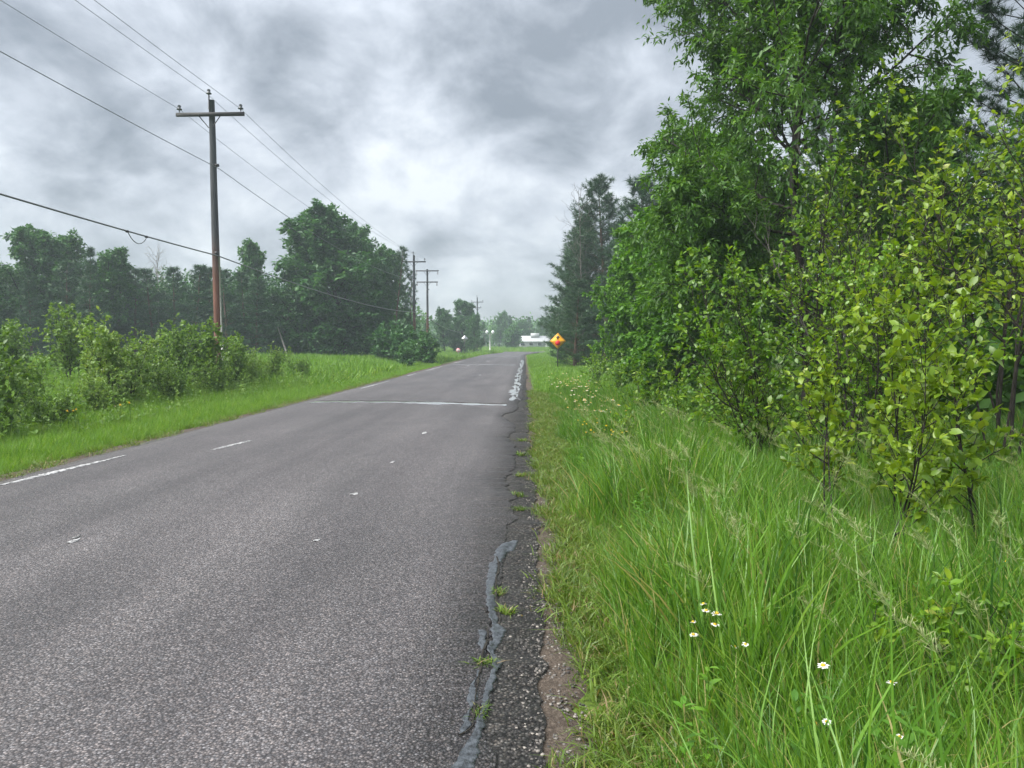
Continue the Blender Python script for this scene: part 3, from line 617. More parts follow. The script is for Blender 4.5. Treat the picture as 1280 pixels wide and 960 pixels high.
# saplings in front of the wood, right of the road
sA = shrub(41, 3.0, stems=7, width=0.8, leaf=9, size=0.062, mat='sapling', nb=15, nt=5, bare=0.16, r=0.016)
sB = shrub(42, 4.3, stems=4, width=0.55, leaf=8, size=0.064, mat='sapling', nb=16, nt=5, bare=0.36, r=0.020)
sC = shrub(43, 4.6, stems=4, width=0.62, leaf=8, size=0.068, mat='sapling_yellow', nb=14, nt=5, bare=0.36, r=0.020)
sD = shrub(44, 2.2, stems=2, width=0.62, leaf=9, size=0.068, mat='sapling_yellow', nb=11, nt=4, bare=0.28, r=0.012)
sE = shrub(45, 1.3, stems=5, width=0.9, leaf=10, size=0.062, mat='sapling', nb=7, nt=3, bare=0.1, r=0.008)
SAP = [
    (sA, 3.35, 10.2, 0.3, 1.0, 'dense green sapling clump standing farthest left, its leaves over the grass'),
    (sA, 4.1, 9.4, 2.1, 0.92, 'dense green sapling clump just right of the leftmost clump'),
    (sB, 4.35, 11.3, 1.2, 1.02, 'tall slim sapling rising behind the dense green clumps'),
    (sB, 5.2, 10.8, 3.9, 1.0, 'tall slim sapling to the right of the grey bare stems'),
    (sC, 5.35, 8.7, 0.2, 1.0, 'tall yellow-green sapling, largest at the right edge of the frame'),
    (sC, 6.2, 9.8, 2.6, 1.05, 'tall yellow-green sapling at the far right behind the largest one'),
    (sC, 4.75, 9.9, 4.4, 0.86, 'yellow-green sapling between the dense clumps and the right edge saplings'),
    (sD, 2.75, 5.9, 0.5, 0.95, 'thin dark-stemmed sapling standing nearest the camera in the tall grass'),
    (sD, 2.75, 6.9, 2.5, 0.95, 'thin slanting sapling left of the nearest thin sapling'),
    (sD, 3.75, 6.1, 4.0, 1.05, 'thin yellow-green sapling at the right edge, in the tall grass'),
    (sD, 3.6, 7.3, 5.2, 1.05, 'thin sapling among the stems between the nearest sapling and the edge'),
    (sE, 2.9, 14.6, 0.4, 1.0, 'low pale-leaved sapling alone in the grass before the fresh green tree'),
    (sE, 3.6, 13.2, 1.9, 1.15, 'low leafy bush left of the dense green sapling clumps'),
    (sE, 4.2, 16.0, 3.1, 1.4, 'low bush at the foot of the tallest broadleaf tree'),
    (sE, 3.2, 18.2, 4.4, 1.25, 'low bush at the foot of the fresh green low-branched tree'),
    (sE, 3.0, 25.0, 5.6, 1.3, 'low bush at the wood edge halfway to the sign'),
    (sE, 3.0, 33.0, 0.9, 1.4, 'low bush at the wood edge, nearest to the sign'),
    (sE, 5.6, 7.4, 2.2, 0.9, 'low leafy plant under the yellow-green sapling at the right edge'),
]
for me, x, y, rz, s, lb in SAP:
    place('sapling', me, SL, (x, y), rz, s, lb, 'sapling', 'saplings and bushes at the right wood edge')
bs = Plant(46)
for i in range(5):
    bs.grow((0.1 * math.cos(i), 0.1 * math.sin(i), -0.05), (0.12 * math.cos(i * 1.3), 0.12 * math.sin(i * 1.3), 1), 3.9, 0.016, 0, dict(n=[9, 4], t0=[0.45, 0.2], seg=[8, 5, 3], wob=[0.06, 0.1, 0.15], trop=[0.2, 0.5, 0.2], ang=[K(30), K(35)], len=[lambda t: 0.26 - 0.12 * t, K(0.5)], rr=[0.5, 0.5], rmin=0.0035, leaf=[0, 0, 0]))
place('bare_shrub', (bs.wood('stems', M['twig'], sides=(6, 4, 3)),), ('stems',), (4.65, 10.6), 0, 0.92, 'half-dead grey stems with bare twigs among the green saplings', 'shrub')

# ------------------------------------------------------------------ trees on the left
bL = [broadleaf(51 + i, 12.0, spread=(0.27, 0.22, 0.20)[i], base=(0.10, 0.08, 0.3)[i], n=(30, 9, 5), leaf=17, size=0.25, template=LEAF2, mat='far', droop=-0.2, keep=1, puff=0.25, trunk_wob=0.09, flat=0.8) for i in range(3)]
spL = conifer(55, 10.0, width=0.20, whorls=26, per=7, base=0.03, tufts=10, needles=7, nlen=0.34, nwid=0.05, mat='spruce', spruce=True, taper=0.9)
piL = [conifer(56, 10.0, width=0.19, whorls=17, per=6, base=0.10, tufts=11, needles=8, nlen=0.36, nwid=0.045, mat='spruce', taper=0.55, gaps=0.12),
       conifer(57, 11.0, width=0.17, whorls=12, per=5, base=0.25, tufts=10, needles=9, nlen=0.36, nwid=0.045, mat='pine', taper=0.4, gaps=0.3)]
LEFT = [
    ('B0', -45, 288, 62, 1.25, 'tall broadleaf tree at the left frame edge'), ('B1', 12, 282, 66, 1.2, 'tallest broadleaf tree at the far left, second from the frame edge'),
    ('B0', 62, 300, 70, 1.2, 'broad round-topped tree right of the tall far left trees'), ('B2', 96, 306, 67, 1.1, 'thin-crowned broadleaf tree just left of the pointed spruce'),
    ('S', 112, 308, 63, 1.0, 'pointed dark spruce standing taller than the low conifer row'), ('S', 34, 335, 60, 1.1, 'dark spruce in front of the tall far left broadleaf trees'),
    ('P0', 142, 330, 72, 1.5, 'conifer right of the pointed spruce, first of the low row'), ('P0', 166, 334, 72, 1.5, 'conifer in the low row left of the bare twiggy tree'),
    ('P0', 190, 336, 71, 1.4, 'conifer in the low row under the bare twiggy tree'), ('P0', 216, 335, 72, 1.5, 'conifer in the low row right of the bare twiggy tree'),
    ('P0', 241, 331, 71, 1.5, 'conifer left of the nearest utility pole'), ('P0', 263, 334, 72, 1.5, 'conifer directly behind the nearest utility pole'),
    ('P0', -18, 318, 63, 1.3, 'conifer in front of the tall trees at the left frame edge'), ('P0', 78, 326, 66, 1.4, 'dark conifer left of the pointed spruce, below the thin-crowned tree'), ('P0', 126, 336, 70, 1.4, 'low conifer squeezed right beside the pointed spruce'), ('P0', 284, 336, 70, 1.5, 'conifer just right of the nearest utility pole'), ('P0', 306, 340, 73, 1.4, 'low conifer under the slim broadleaf tree'),
    ('B2', 297, 303, 80, 0.8, 'slim broadleaf tree poking up right of the nearest utility pole'), ('S', 320, 335, 71, 1.4, 'dark spruce between the slim tree and the big tree group'),
    ('B1', 352, 322, 74, 1.2, 'lower tree at the left side of the big broadleaf group'), ('B0', 392, 276, 77, 1.15, 'left one of the two tallest trees in the big broadleaf group'),
    ('B1', 432, 266, 74, 1.35, 'right one of the two tallest trees in the big broadleaf group'), ('B0', 458, 290, 78, 1.0, 'round tree on the right shoulder of the big broadleaf group'),
    ('B1', 470, 308, 80, 0.85, 'tree at the right end of the big broadleaf group'), ('P1', 493, 306, 75, 1.0, 'wispy open-branched pine left of the middle utility pole'),
    ('P1', 512, 335, 79, 0.8, 'small wispy pine close behind the middle utility pole'),
    ('B0', 556, 388, 128, 1.0, 'left tree of the far clump between the utility poles'), ('B1', 576, 374, 130, 1.2, 'tallest tree of the far clump between the utility poles'),
    ('B0', 592, 392, 126, 0.9, 'right tree of the far clump beside the farthest utility pole'), ('S', 533, 398, 110, 1.1, 'far dark spruce below the double-armed utility pole'),
    ('P0', 606, 404, 205, 1.2, 'far conifer right of the farthest utility pole'), ('B0', 624, 394, 210, 1.3, 'far round tree above the road end'),
    ('S', 637, 396, 206, 1.1, 'far pointed conifer above the road end'), ('B1', 650, 402, 212, 1.3, 'far tree left behind the white building'),
    ('P0', 663, 398, 214, 1.2, 'far conifer behind the white building'), ('B0', 678, 400, 210, 1.3, 'far tree right behind the white building'), ('S', 694, 398, 212, 1.2, 'far conifer at the right end of the white building'),
]
for i, (kd, x, yt, Y, wd, lb) in enumerate(LEFT):
    X = (x - 655) * Y / 960; H = 1.6 + (430 - yt) * Y / 960
    me, h0 = {'B0': (bL[0], 11.9), 'B1': (bL[1], 11.9), 'B2': (bL[2], 11.9), 'S': (spL, 9.9), 'P0': (piL[0], 9.9), 'P1': (piL[1], 11)}[kd]
    s = H / h0
    place({'B': 'broadleaf_tree', 'S': 'spruce_tree', 'P': 'pine_tree'}[kd[0]], me, TC, (X, Y), i * 1.7, (s * wd, s * wd, s), lb, 'tree', 'trees of the left and far tree line')
dt = Plant(36); dt.grow((0, 0, -0.1), (0.02, 0, 1), 10.5, 0.07, 0, dict(n=[22, 6], t0=[0.55, 0.2], seg=[9, 5, 3], wob=[0.04, 0.16, 0.2], trop=[0.1, 0.3, 0.1], ang=[lambda t: 60 - 25 * t, K(45)], len=[lambda t: 0.26 - 0.14 * t, K(0.5)], rr=[0.3, 0.5], rmin=0.014, leaf=[0, 0, 0]))
place('bare_tree', (dt.wood('trunk', M['dead']),), ('trunk',), (-36.8, 76.0), 0, 1.0, 'leafless twiggy treetop above the low conifer row on the left', 'tree')
b = MB(); b.tube([(0, 0, -0.2), (-0.5, 0, 1.4), (-1.1, 0.1, 3.1)], [0.09, 0.08, 0.06], 7)
o = b.obj('dead_trunk', M['dead'], loc=(-21.6, 70.5, float(gz(-21.6, 70.5)))); tag(o, 'pale dead trunk leaning at the foot of the big broadleaf group', 'dead trunk')

# the wood behind the front row of trees: one mass
def wood_mass(name, label, boxes, n, mat, seed, size):
    rng = np.random.RandomState(seed); P = []
    for (x0, x1, y0, y1, h0, h1), m in zip(boxes, n):
        x = rng.uniform(x0, x1, m); y = rng.uniform(y0, y1, m)
        top = h0 + (h1 - h0) * (0.5 + 0.9 * n2(x * 0.42 + 5, y * 0.42) + 0.5 * n2(x * 1.3, y * 1.3 + 8))
        z = top * rng.rand(m) ** 0.75 + 0.1
        P.append(np.stack([x, y, z + gz(x, y)], 1))
    P = np.vstack(P); P += rng.randn(len(P), 3) * 0.25
    S = size * rng.uniform(0.6, 1.4, len(P))
    tn = np.clip(0.42 + 0.5 * n2(P[:, 0] * 0.6, P[:, 2] * 0.8 + 40) + rng.normal(0, 0.13, len(P)), 0, 1)
    o = link(name, leaves_mesh(name, P, rng.randn(len(P), 3) + [0, 0, -0.2], S, LEAF2, mat, rng, 0.9, tn)); return tag(o, label, kind='stuff')
wood_mass('background_wood', 'dark wood filling in behind the left tree line', [(-75, -13, 80, 90, 6.0, 9.5), (-75, -24, 75, 82, 6.6, 9.4), (-26, -10, 72, 79, 1.5, 3.6)], (36000, 52000, 7000), M['far'], 61, 0.34)
wood_mass('background_wood', 'dark wood filling in behind the saplings and tall tree on the right', [(8.5, 26, 17, 30, 4.0, 8.5), (6.0, 22, 30, 62, 4.5, 9.0), (4.2, 12, 62, 130, 4, 9), (6.3, 9.5, 12.5, 17, 0.8, 2.6)], (26000, 26000, 16000, 5000), M['cherry'], 62, 0.24)
wood_mass('background_wood', 'far wood on the horizon beyond the junction', [(-120, -18, 118, 150, 5, 9), (-60, 90, 216, 250, 6, 9.5)], (26000, 32000), M['far'], 63, 0.8)

# ------------------------------------------------------------------ shrubs along the left ditch
h1 = shrub(71, 2.2, stems=11, width=1.0, up=1.0, leaf=8, size=0.085, mat='shrub', nb=13, nt=4, bare=0.05, r=0.013)
h2 = shrub(72, 2.5, stems=8, width=0.65, up=1.3, leaf=9, size=0.08, mat='shrub', nb=15, nt=4, bare=0.05, r=0.013)
h3 = shrub(73, 3.0, stems=6, width=0.75, leaf=12, size=0.10, mat='shrub', nb=14, nt=4, bare=0.25, r=0.02)
h4 = shrub(74, 2.4, stems=8, width=0.6, up=1.3, leaf=10, size=0.08, mat='shrub_pale', nb=14, nt=4, bare=0.12, r=0.012)
HED = [
    (h1, -9.6, 13.0, 0.0, 1.0, 'dense dark green shrub at the left frame edge beside the road'), (h1, -11.2, 15.0, 1.4, 0.8, 'rounded shrub second from the left frame edge'),
    (h2, -11.2, 17.2, 2.4, 0.6, 'low shrub in the dip between the left shrubs'), 
    (h3, -15.7, 26.5, 0.6, 0.92, 'grey-green open shrub with bare legs standing out in the field'), (h3, -18.6, 27.0, 2.6, 0.72, 'pale shrub in the field at the left edge'), (h3, -20.3, 30.0, 4.0, 0.8, 'farther pale shrub in the field at the left edge'),
    (h2, -10.6, 19.8, 4.4, 1.0, 'tall grey-green shrub left of the nearest utility pole, thin at the top'), (h1, -11.2, 21.2, 5.1, 0.9, 'broad dense shrub left of the nearest utility pole'),
    (h2, -10.9, 23.3, 0.9, 0.97, 'shrub with upright shoots close left of the nearest utility pole'), (h4, -10.7, 25.6, 2.0, 1.12, 'bright green shrub in front of the nearest utility pole base'),
    (h2, -11.9, 25.0, 3.0, 0.85, 'dark shrub behind the bright green shrub at the pole'), (h4, -10.5, 27.6, 3.7, 0.95, 'bright green shoots just right of the nearest utility pole'),
    (h1, -11.0, 29.4, 5.5, 0.72, 'low dark shrub right of the nearest utility pole'), (h2, -10.6, 32.0, 0.2, 0.7, 'low shrub at the right end of the ditch row'), (h1, -10.2, 34.5, 1.2, 0.6, 'last small shrub of the ditch row, in the meadow edge'),
    (h1, -10.2, 22.0, 0.4, 0.6, 'low spreading shrub between the tall grey-green shrub and the pole'), (h1, -10.1, 25.0, 2.8, 0.6, 'low spreading shrub at the roadside foot of the bright green shrub'), (h1, -10.1, 18.2, 4.7, 0.55, 'low shrub nearest the road, left of the tall grey-green shrub'),
    (h2, -12.6, 22.6, 1.9, 0.8, 'shrub behind the broad dense shrub left of the pole'), (h1, -11.0, 31.0, 3.4, 0.6, 'small rounded shrub just left of the low end shrub'), (h1, -9.6, 15.4, 2.0, 0.48, 'low dark shrub beside the road, right of the left edge shrubs'),
]
for me, x, y, rz, s, lb in HED:
    place('roadside_shrub', me, SL, (x, y), rz, s, lb, 'shrub', 'shrubs along the left roadside')
h5 = shrub(75, 3.2, stems=10, width=1.0, leaf=9, size=0.22, mat='far', nb=12, nt=4, bare=0.03, r=0.02, template=LEAF2, puff=0.1)
for x, y, rz, s, lb in [(-9.6, 63, 0.2, 1.0, 'large dark bush below the middle utility pole'), (-8.0, 62, 1.8, 0.85, 'dark bush at the roadside end of the bush group under the poles'), (-11.5, 64, 3.1, 1.05, 'dark bush at the field end of the bush group under the poles'),
                        (-8.6, 56, 4.2, 0.62, 'small pale bush in front of the bush group under the poles'), (-11.2, 140, 0.5, 1.0, 'far small bush beside the farthest utility pole'), (-2.9, 178, 2.5, 1.7, 'bright round bush beside the white building')]:
    me = h5
    place('roadside_bush', me, SL, (x, y), rz, s, lb, 'bush', 'bushes towards the junction')

# ------------------------------------------------------------------ utility poles and wires
def insulator(mb, x, y, z):
    mb.tube([(x, y, z), (x, y, z + 0.07), (x, y, z + 0.072), (x, y, z + 0.11), (x, y, z + 0.112), (x, y, z + 0.15), (x, y, z + 0.19), (x, y, z + 0.23)], [0.02, 0.02, 0.10, 0.085, 0.055, 0.05, 0.065, 0.045], 10)
def utility_pole(x, y, H, arms, label, lean=(0, 0), top_pin=True, guard=False, under=False):
    o = empty('utility_pole', (x, y, float(gz(x, y)))); o.rotation_euler = (R(lean[0]), R(lean[1]), 0)
    tag(o, label, 'utility pole', 'utility poles along the left roadside')
    zs = np.linspace(-0.4, H, 14); wob = np.stack([0.012 * fb1(zs * 0.5, 4), 0.012 * fb1(zs * 0.5, 8), zs], 1)
    b = MB(); b.tube(wob, np.linspace(0.165, 0.105, 14), 12); b.obj('pole', M['pole'], o, smooth=True)
    for za, hw in arms:
        b = MB(); b.box((0, -0.16, za), (hw * 2, 0.095, 0.125)); arm = b.obj('crossarm', M['pole_arm'], o)
        b = MB()
        for s in (-1, 1): b.tube([(s * 0.42, -0.215, za - 0.03), (s * 0.06, -0.17, za - 0.48)], 0.018, 5)
        b.obj('brace', M['iron'], o)
        for s in (-1, 1):
            b = MB()
            if under: b.tube([(s * (hw - 0.12), -0.16, za - 0.065), (s * (hw - 0.12), -0.16, za - 0.15), (s * (hw - 0.12), -0.16, za - 0.17), (s * (hw - 0.12), -0.16, za - 0.42)], [0.02, 0.02, 0.07, 0.06], 8)
            else: b.tube([(s * (hw - 0.12), -0.16, za + 0.06), (s * (hw - 0.12), -0.16, za + 0.14)], 0.014, 6); insulator(b, s * (hw - 0.12), -0.16, za + 0.11)
            b.obj('insulator', M['porcelain'], o, smooth=False)
    if top_pin:
        b = MB(); b.tube([(-0.06, -0.11, H - 0.35), (-0.05, -0.10, H + 0.10), (-0.05, -0.1, H + 0.16)], [0.025, 0.025, 0.02], 6); b.obj('top_pin', M['iron'], o)
        b = MB(); insulator(b, -0.05, -0.1, H + 0.13); b.obj('insulator', M['porcelain'], o)
    b = MB(); b.box((0.15, -0.05, H - 2.35), (0.14, 0.07, 0.10)); b.tube([(0.1, -0.05, H - 2.35), (0.24, -0.05, H - 2.37)], 0.02, 6); b.obj('neutral_bracket', M['iron'], o)
    b = MB(); b.box((0.10, -0.16, 5.0), (0.10, 0.12, 0.12)); b.obj('cable_clamp', M['iron'], o)
    if guard:
        b = MB(); b.tube([(0.165, -0.075, -0.1), (0.155, -0.075, 2.0), (0.15, -0.07, 4.9)], 0.03, 8); b.obj('conduit', M['pvc'], o)
        b = MB(); b.box((0.168, -0.078, 0.9), (0.10, 0.085, 1.9), bev=0.02); b.obj('cable_guard', M['pvc'], o)
    return o
M['pole_arm'] = noise_mat('crossarm_wood', [(0.3, (0.030, 0.030, 0.032)), (0.7, (0.085, 0.083, 0.083))], 10, 7, rough=0.85, bump=0.4, stretch=(0.2, 1, 1))
HP = 10.55
utility_pole(-11.3, 28.3, HP, [(HP - 0.55, 1.24)], 'nearest weathered utility pole with one crossarm and a grey cable conduit', lean=(0, -0.5), guard=True)
utility_pole(-11.1, 77.7, HP + 0.1, [(HP - 0.55, 1.22)], 'middle utility pole with a single crossarm, reddish lower half')
utility_pole(-11.3, 90.0, HP - 0.1, [(HP - 0.3, 1.35), (HP - 1.6, 1.25)], 'grey utility pole with two crossarms, behind the middle pole', top_pin=False, under=True)
utility_pole(-9.0, 148.0, 10.6, [(9.7, 1.2), (8.6, 0.8)], 'farthest utility pole, beside the junction')

def catenary(a, c, sag, n=28):
    t = np.linspace(0, 1, n); P = np.array(a)[None] * (1 - t[:, None]) + np.array(c)[None] * t[:, None]; P[:, 2] -= sag * 4 * t * (1 - t); return P
def wire(pts, sags, r, mat, label, extra=None):
    b = MB()
    P = np.vstack([catenary(pts[i], pts[i + 1], sags[i])[(1 if i else 0):] for i in range(len(pts) - 1)])
    b.tube(P, r, 5)
    o = b.obj('overhead_wire', mat); tag(o, label, 'wire', 'overhead wires'); 
    if extra is not None: extra(o)
    return o
zi = HP - 0.55 + 0.30
g1 = -0.2
for dx, dz, lb in ((-1.12, zi, 'thin power wire over the left end of the nearest crossarm'), (-0.05 - 0.09, HP + 0.33, 'thin power wire over the top of the nearest utility pole'), (1.12, zi, 'thin power wire over the right end of the nearest crossarm')):
    wire([(-11.3 + dx, -23, dz + 0.1 + g1), (-11.38 + dx, 28.14, dz + g1), (-11.1 + dx, 77.54, dz + 0.1 + g1), (-11.3 + dx * 1.1, 89.8, HP - 0.15 + g1)], [0.55, 0.75, 0.05], 0.0075, M['cable_grey'], lb)
wire([(-11.05, -23, 8.9 + g1), (-11.12, 28.25, 8.18 + g1), (-10.9, 77.65, 8.25 + g1), (-11.1, 89.9, 8.0 + g1)], [0.5, 0.8, 0.05], 0.011, M['cable_black'], 'neutral wire bolted to the nearest utility pole below its crossarm')
def loop(o):
    y = 22.2; t = np.linspace(0, 1, 22); zc = np.interp(y, [0, 22.2], [0, 1])
    x = -11.19; t_ = (y + 23) / 51.1; z0 = 6.6 * (1 - t_) + 5.02 * t_ - 0.55 * 4 * t_ * (1 - t_) + g1 - 0.11
    P = np.stack([np.full(22, x + 0.02), y - 0.55 + 1.1 * t, z0 + 0.10 - 0.2 * np.abs(2 * t - 1) * 0 - 0.28 * np.sin(math.pi * t) ** 0.7 + 0.03 * (1 - t)], 1)
    b = MB(); b.tube(P, 0.012, 6); b.obj('slack_loop', M['cable_black'], o)
    for yy_ in (y - 0.55, y + 0.55):
        b = MB(); b.box((x + 0.01, yy_, z0 + 0.10), (0.05, 0.10, 0.06)); b.obj('clip', M['iron'], o)
wire([(-11.1, -23, 6.6 + g1), (-11.2, 28.1, 5.02 + g1), (-11.0, 77.5, 5.0 + g1), (-11.2, 89.8, 4.9 + g1), (-8.9, 147.9, 4.9)], [0.55, 0.45, 0.05, 1.35], 0.024, M['cable_black'], 'thick dark cable sagging low across the left side', extra=loop)

# ------------------------------------------------------------------ signs, far building
def diamond(s):                     # corners of a square on its point, slightly rounded
    h = s / math.sqrt(2); r_ = 0.06; return [(h - r_, -r_), (h, 0), (h - r_, r_), (r_, h - r_), (0, h), (-r_, h - r_), (-h + r_, r_), (-h, 0), (-h + r_, -r_), (-r_, -h + r_), (0, -h), (r_, -h + r_)]
def face(mb_poly, z0, z1, name, mat, parent, zc):
    b = MB(); b.prism(mb_poly, z0, z1)
    b.v = [np.stack([v[:, 0], -v[:, 2], v[:, 1] + zc], 1) for v in b.v]      # stand it up facing -Y
    return b.obj(name, mat, parent)
def stop_ahead():
    x, y = 2.28, 52.0; zc = 1.80; o = empty('warning_sign', (x, y, float(gz(x, y)))); zc -= float(gz(x, y))
    tag(o, 'orange-yellow diamond stop ahead sign with red octagon and black arrow', 'road sign')
    face(diamond(0.76), 0.0, 0.012, 'panel', M['yellow'], o, zc)
    oc = [(0.19 * math.cos(R(22.5 + 45 * k)), -0.13 + 0.19 * math.sin(R(22.5 + 45 * k))) for k in range(8)]
    face(oc, 0.012, 0.017, 'octagon', M['red'], o, zc)
    face([(-0.05, 0.11), (0.05, 0.11), (0.05, 0.23), (0.15, 0.23), (0.0, 0.38), (-0.15, 0.23), (-0.05, 0.23)], 0.012, 0.017, 'arrow', M['black'], o, zc)
    # border lines
    outer, inner = diamond(0.71), diamond(0.675)
    V = [(p[0], -0.0165, p[1] + zc) for p in outer] + [(p[0], -0.0165, p[1] + zc) for p in inner]
    n = len(outer); link('border', np_mesh('border', V, np.array([[i, (i + 1) % n, n + (i + 1) % n, n + i] for i in range(n)]), M['black']), o)
    b = MB(); b.box((0, 0.045, zc / 2 + 0.1), (0.075, 0.05, zc + 0.7)); b.obj('post', M['iron'], o)
    for dz in (-0.3, 0.3):
        b = MB(); b.tube([(0, -0.02, zc + dz), (0, -0.012, zc + dz)], 0.012, 6); b.obj('bolt', M['galv'], o)
stop_ahead()
def back_sign():
    x, y = -8.95, 116.0; o = empty('road_sign', (x, y, float(gz(x, y)))); tag(o, 'small pale diamond sign on a dark post, left of the road end', 'road sign'); zc = 2.75
    face(diamond(0.76), 0.0, 0.012, 'panel', M['galv'], o, zc)
    b = MB(); b.box((0, -0.04, zc / 2), (0.08, 0.05, zc + 0.7)); b.obj('post', M['iron'], o)
    x, y = -9.6, 112.0; o = empty('small_sign', (x, y, float(gz(x, y)))); tag(o, 'low faded red and white sign left of the pale diamond sign', 'road sign')
    oc = [(0.33 * math.cos(R(22.5 + 45 * k)), 0.33 * math.sin(R(22.5 + 45 * k))) for k in range(8)]
    face(oc, 0, 0.012, 'panel', M['pink'], o, 1.0)
    face([(-0.2, -0.05), (0.2, -0.05), (0.2, 0.07), (-0.2, 0.07)], 0.012, 0.017, 'white_band', M['white'], o, 1.0)
    b = MB(); b.box((0, 0.04, 0.5), (0.06, 0.04, 1.2)); b.obj('post', M['galv'], o)
back_sign()
def yard_light():
    x, y = -7.1, 160.0; o = empty('post_lamp', (x, y, float(gz(x, y)))); tag(o, 'pale post with two round white lamps near the far junction', 'post lamp')
    b = MB(); b.tube([(0, 0, -0.2), (0, 0, 3.9)], [0.12, 0.09], 8); b.obj('post', M['pvc'], o)
    b = MB(); b.tube([(-0.62, 0, 3.8), (-0.3, 0, 3.6), (0, 0, 3.55), (0.3, 0, 3.6), (0.62, 0, 3.8)], 0.04, 6); b.obj('arm', M['pvc'], o)
    for s in (-1, 1):
        b = MB(); b.tube([(s * 0.62, 0, 3.75), (s * 0.62, 0, 3.85), (s * 0.62, 0, 4.1), (s * 0.62, 0, 4.35), (s * 0.62, 0, 4.45)], [0.08, 0.26, 0.33, 0.24, 0.06], 10); b.obj('lamp_globe', M['white'], o, smooth=True)
yard_light()
def building():
    x, y = 2.6, 196.0; o = empty('white_building', (x, y, float(gz(x, y)))); tag(o, 'low white-roofed building beyond the road end', 'building')
    Wd = 7.6
    b = MB(); b.box((0, 3, 1.0), (Wd, 6, 2.1)); b.obj('wall', M['siding'], o)
    V = [(-Wd / 2 - .3, -0.5, 1.9), (Wd / 2 + .3, -0.5, 1.9), (Wd / 2 + .3, 3, 3.3), (-Wd / 2 - .3, 3, 3.3), (-Wd / 2 - .3, 6.5, 1.9), (Wd / 2 + .3, 6.5, 1.9),
         (-Wd / 2 - .3, -0.5, 1.7), (Wd / 2 + .3, -0.5, 1.7), (-Wd / 2 - .3, 6.5, 1.7), (Wd / 2 + .3, 6.5, 1.7)]
    rf = link('roof', np_mesh('roof', V, [np.array([[0, 1, 2, 3], [3, 2, 5, 4], [6, 7, 1, 0], [4, 5, 9, 8], [6, 8, 9, 7]]), np.array([[0, 3, 4], [1, 5, 2]])], M['roof']), o)
    b = MB(); b.box((0.2, 2.4, 3.45), (2.2, 1.6, 1.0)); b.obj('roof_box', M['roof'], rf)
    for wx in (-3.0, -0.8, 1.4):
        b = MB(); b.box((wx, -0.02, 1.15), (1.1, 0.06, 0.8)); wn = b.obj('window', M['white'], o)
        b = MB(); b.box((wx, -0.06, 1.15), (0.94, 0.03, 0.66)); b.obj('pane', M['glass'], wn)
    b = MB(); b.box((3.3, -0.03, 0.95), (0.95, 0.08, 1.9)); b.obj('door', M['white'], o)
building()

# ------------------------------------------------------------------ grass
PROTO = {}
def blades(n, rad, h, w, lean, seed, seg=4, hv=0.35, curve=0.5, dirx=(-1.0, -0.15), spread=0.8, tmu=0.42, tsd=0.2, straw=0.05):
    rng = np.random.RandomState(seed)
    a = rng.uniform(0, 6.283, n); r_ = rad * np.sqrt(rng.rand(n)); base = np.stack([r_ * np.cos(a), r_ * np.sin(a), np.full(n, -0.03)], 1)
    H = h * rng.uniform(1 - hv, 1 + hv * 0.6, n); Wd = w * rng.uniform(0.6, 1.3, n)
    L = np.array([dirx[0], dirx[1], 0])[None] * lean * rng.uniform(0.3, 1.5, (n, 1)) + np.concatenate([rng.randn(n, 2) * 0.22 * spread, np.zeros((n, 1))], 1)
    C = np.concatenate([rng.randn(n, 2) * 0.35 * spread, np.zeros((n, 1))], 1) * curve + np.array([dirx[0], dirx[1], 0])[None] * curve * lean * rng.uniform(0.2, 1.6, (n, 1))
    fa = rng.uniform(0, 6.283, n); S = np.stack([np.cos(fa), np.sin(fa), np.zeros(n)], 1)
    t = np.linspace(0, 1, seg + 1)
    ctr = base[:, None] + H[:, None, None] * (t[None, :, None] * (np.array([0, 0, 1.0]) + L)[:, None] + (t ** 2.2)[None, :, None] * C[:, None] - np.array([0, 0, 1.0]) * (t ** 3)[None, :, None] * (np.linalg.norm(C + L, axis=1) * 0.35)[:, None, None])
    wd = (Wd[:, None] * np.array([0.7, 1.0, 0.9, 0.6, 0.3][:seg] if seg <= 5 else np.linspace(1, .2, seg))[None])[..., None] / 2
    Lf = ctr[:, :seg] - wd * S[:, None]; Rt = ctr[:, :seg] + wd * S[:, None]
    V = np.concatenate([Lf, Rt, ctr[:, seg:]], 1); k = 2 * seg + 1
    off = (np.arange(n) * k)[:, None, None]
    Q = np.array([[i, seg + i, seg + i + 1, i + 1] for i in range(seg - 1)])[None] + off
    T = np.array([[seg - 1, 2 * seg - 1, 2 * seg]])[None] + off
    tn = np.clip(rng.normal(tmu, tsd, n), 0, 0.88); tn[rng.rand(n) < straw] = 1.0
    return V.reshape(-1, 3), Q.reshape(-1, 4), T.reshape(-1, 3), np.repeat(tn, k)
def proto_set(key, mat, makers):
    c = bpy.data.collections.new('grass_shapes_' + key)
    for i, mk in enumerate(makers):
        V, Q, T, tn = mk
        o = bpy.data.objects.new('grass_tuft', np_mesh('grass_tuft', V, [Q, T], M[mat], tn)); c.objects.link(o)
    PROTO[key] = (c, len(makers))
proto_set('tall', 'grass', [blades((20, 26, 15, 22)[i % 4], 0.16, (0.62, 0.52, 0.74, 0.44)[i % 4], (0.010, 0.0085, 0.0125, 0.007)[i % 4], (0.16, 0.26, 0.10, 0.2)[i % 4], 100 + i, seg=5, hv=0.55, spread=1.0, tsd=0.25, tmu=0.45, straw=0.05, curve=0.42) for i in range(12)])
proto_set('mid', 'grass', [blades(34, 0.20, 0.52, 0.013, 0.22, 120 + i, seg=4) for i in range(8)])
proto_set('mid_left', 'meadow', [blades(40, 0.20, 0.50, 0.011, 0.10, 130 + i, seg=4, spread=1.3) for i in range(8)])
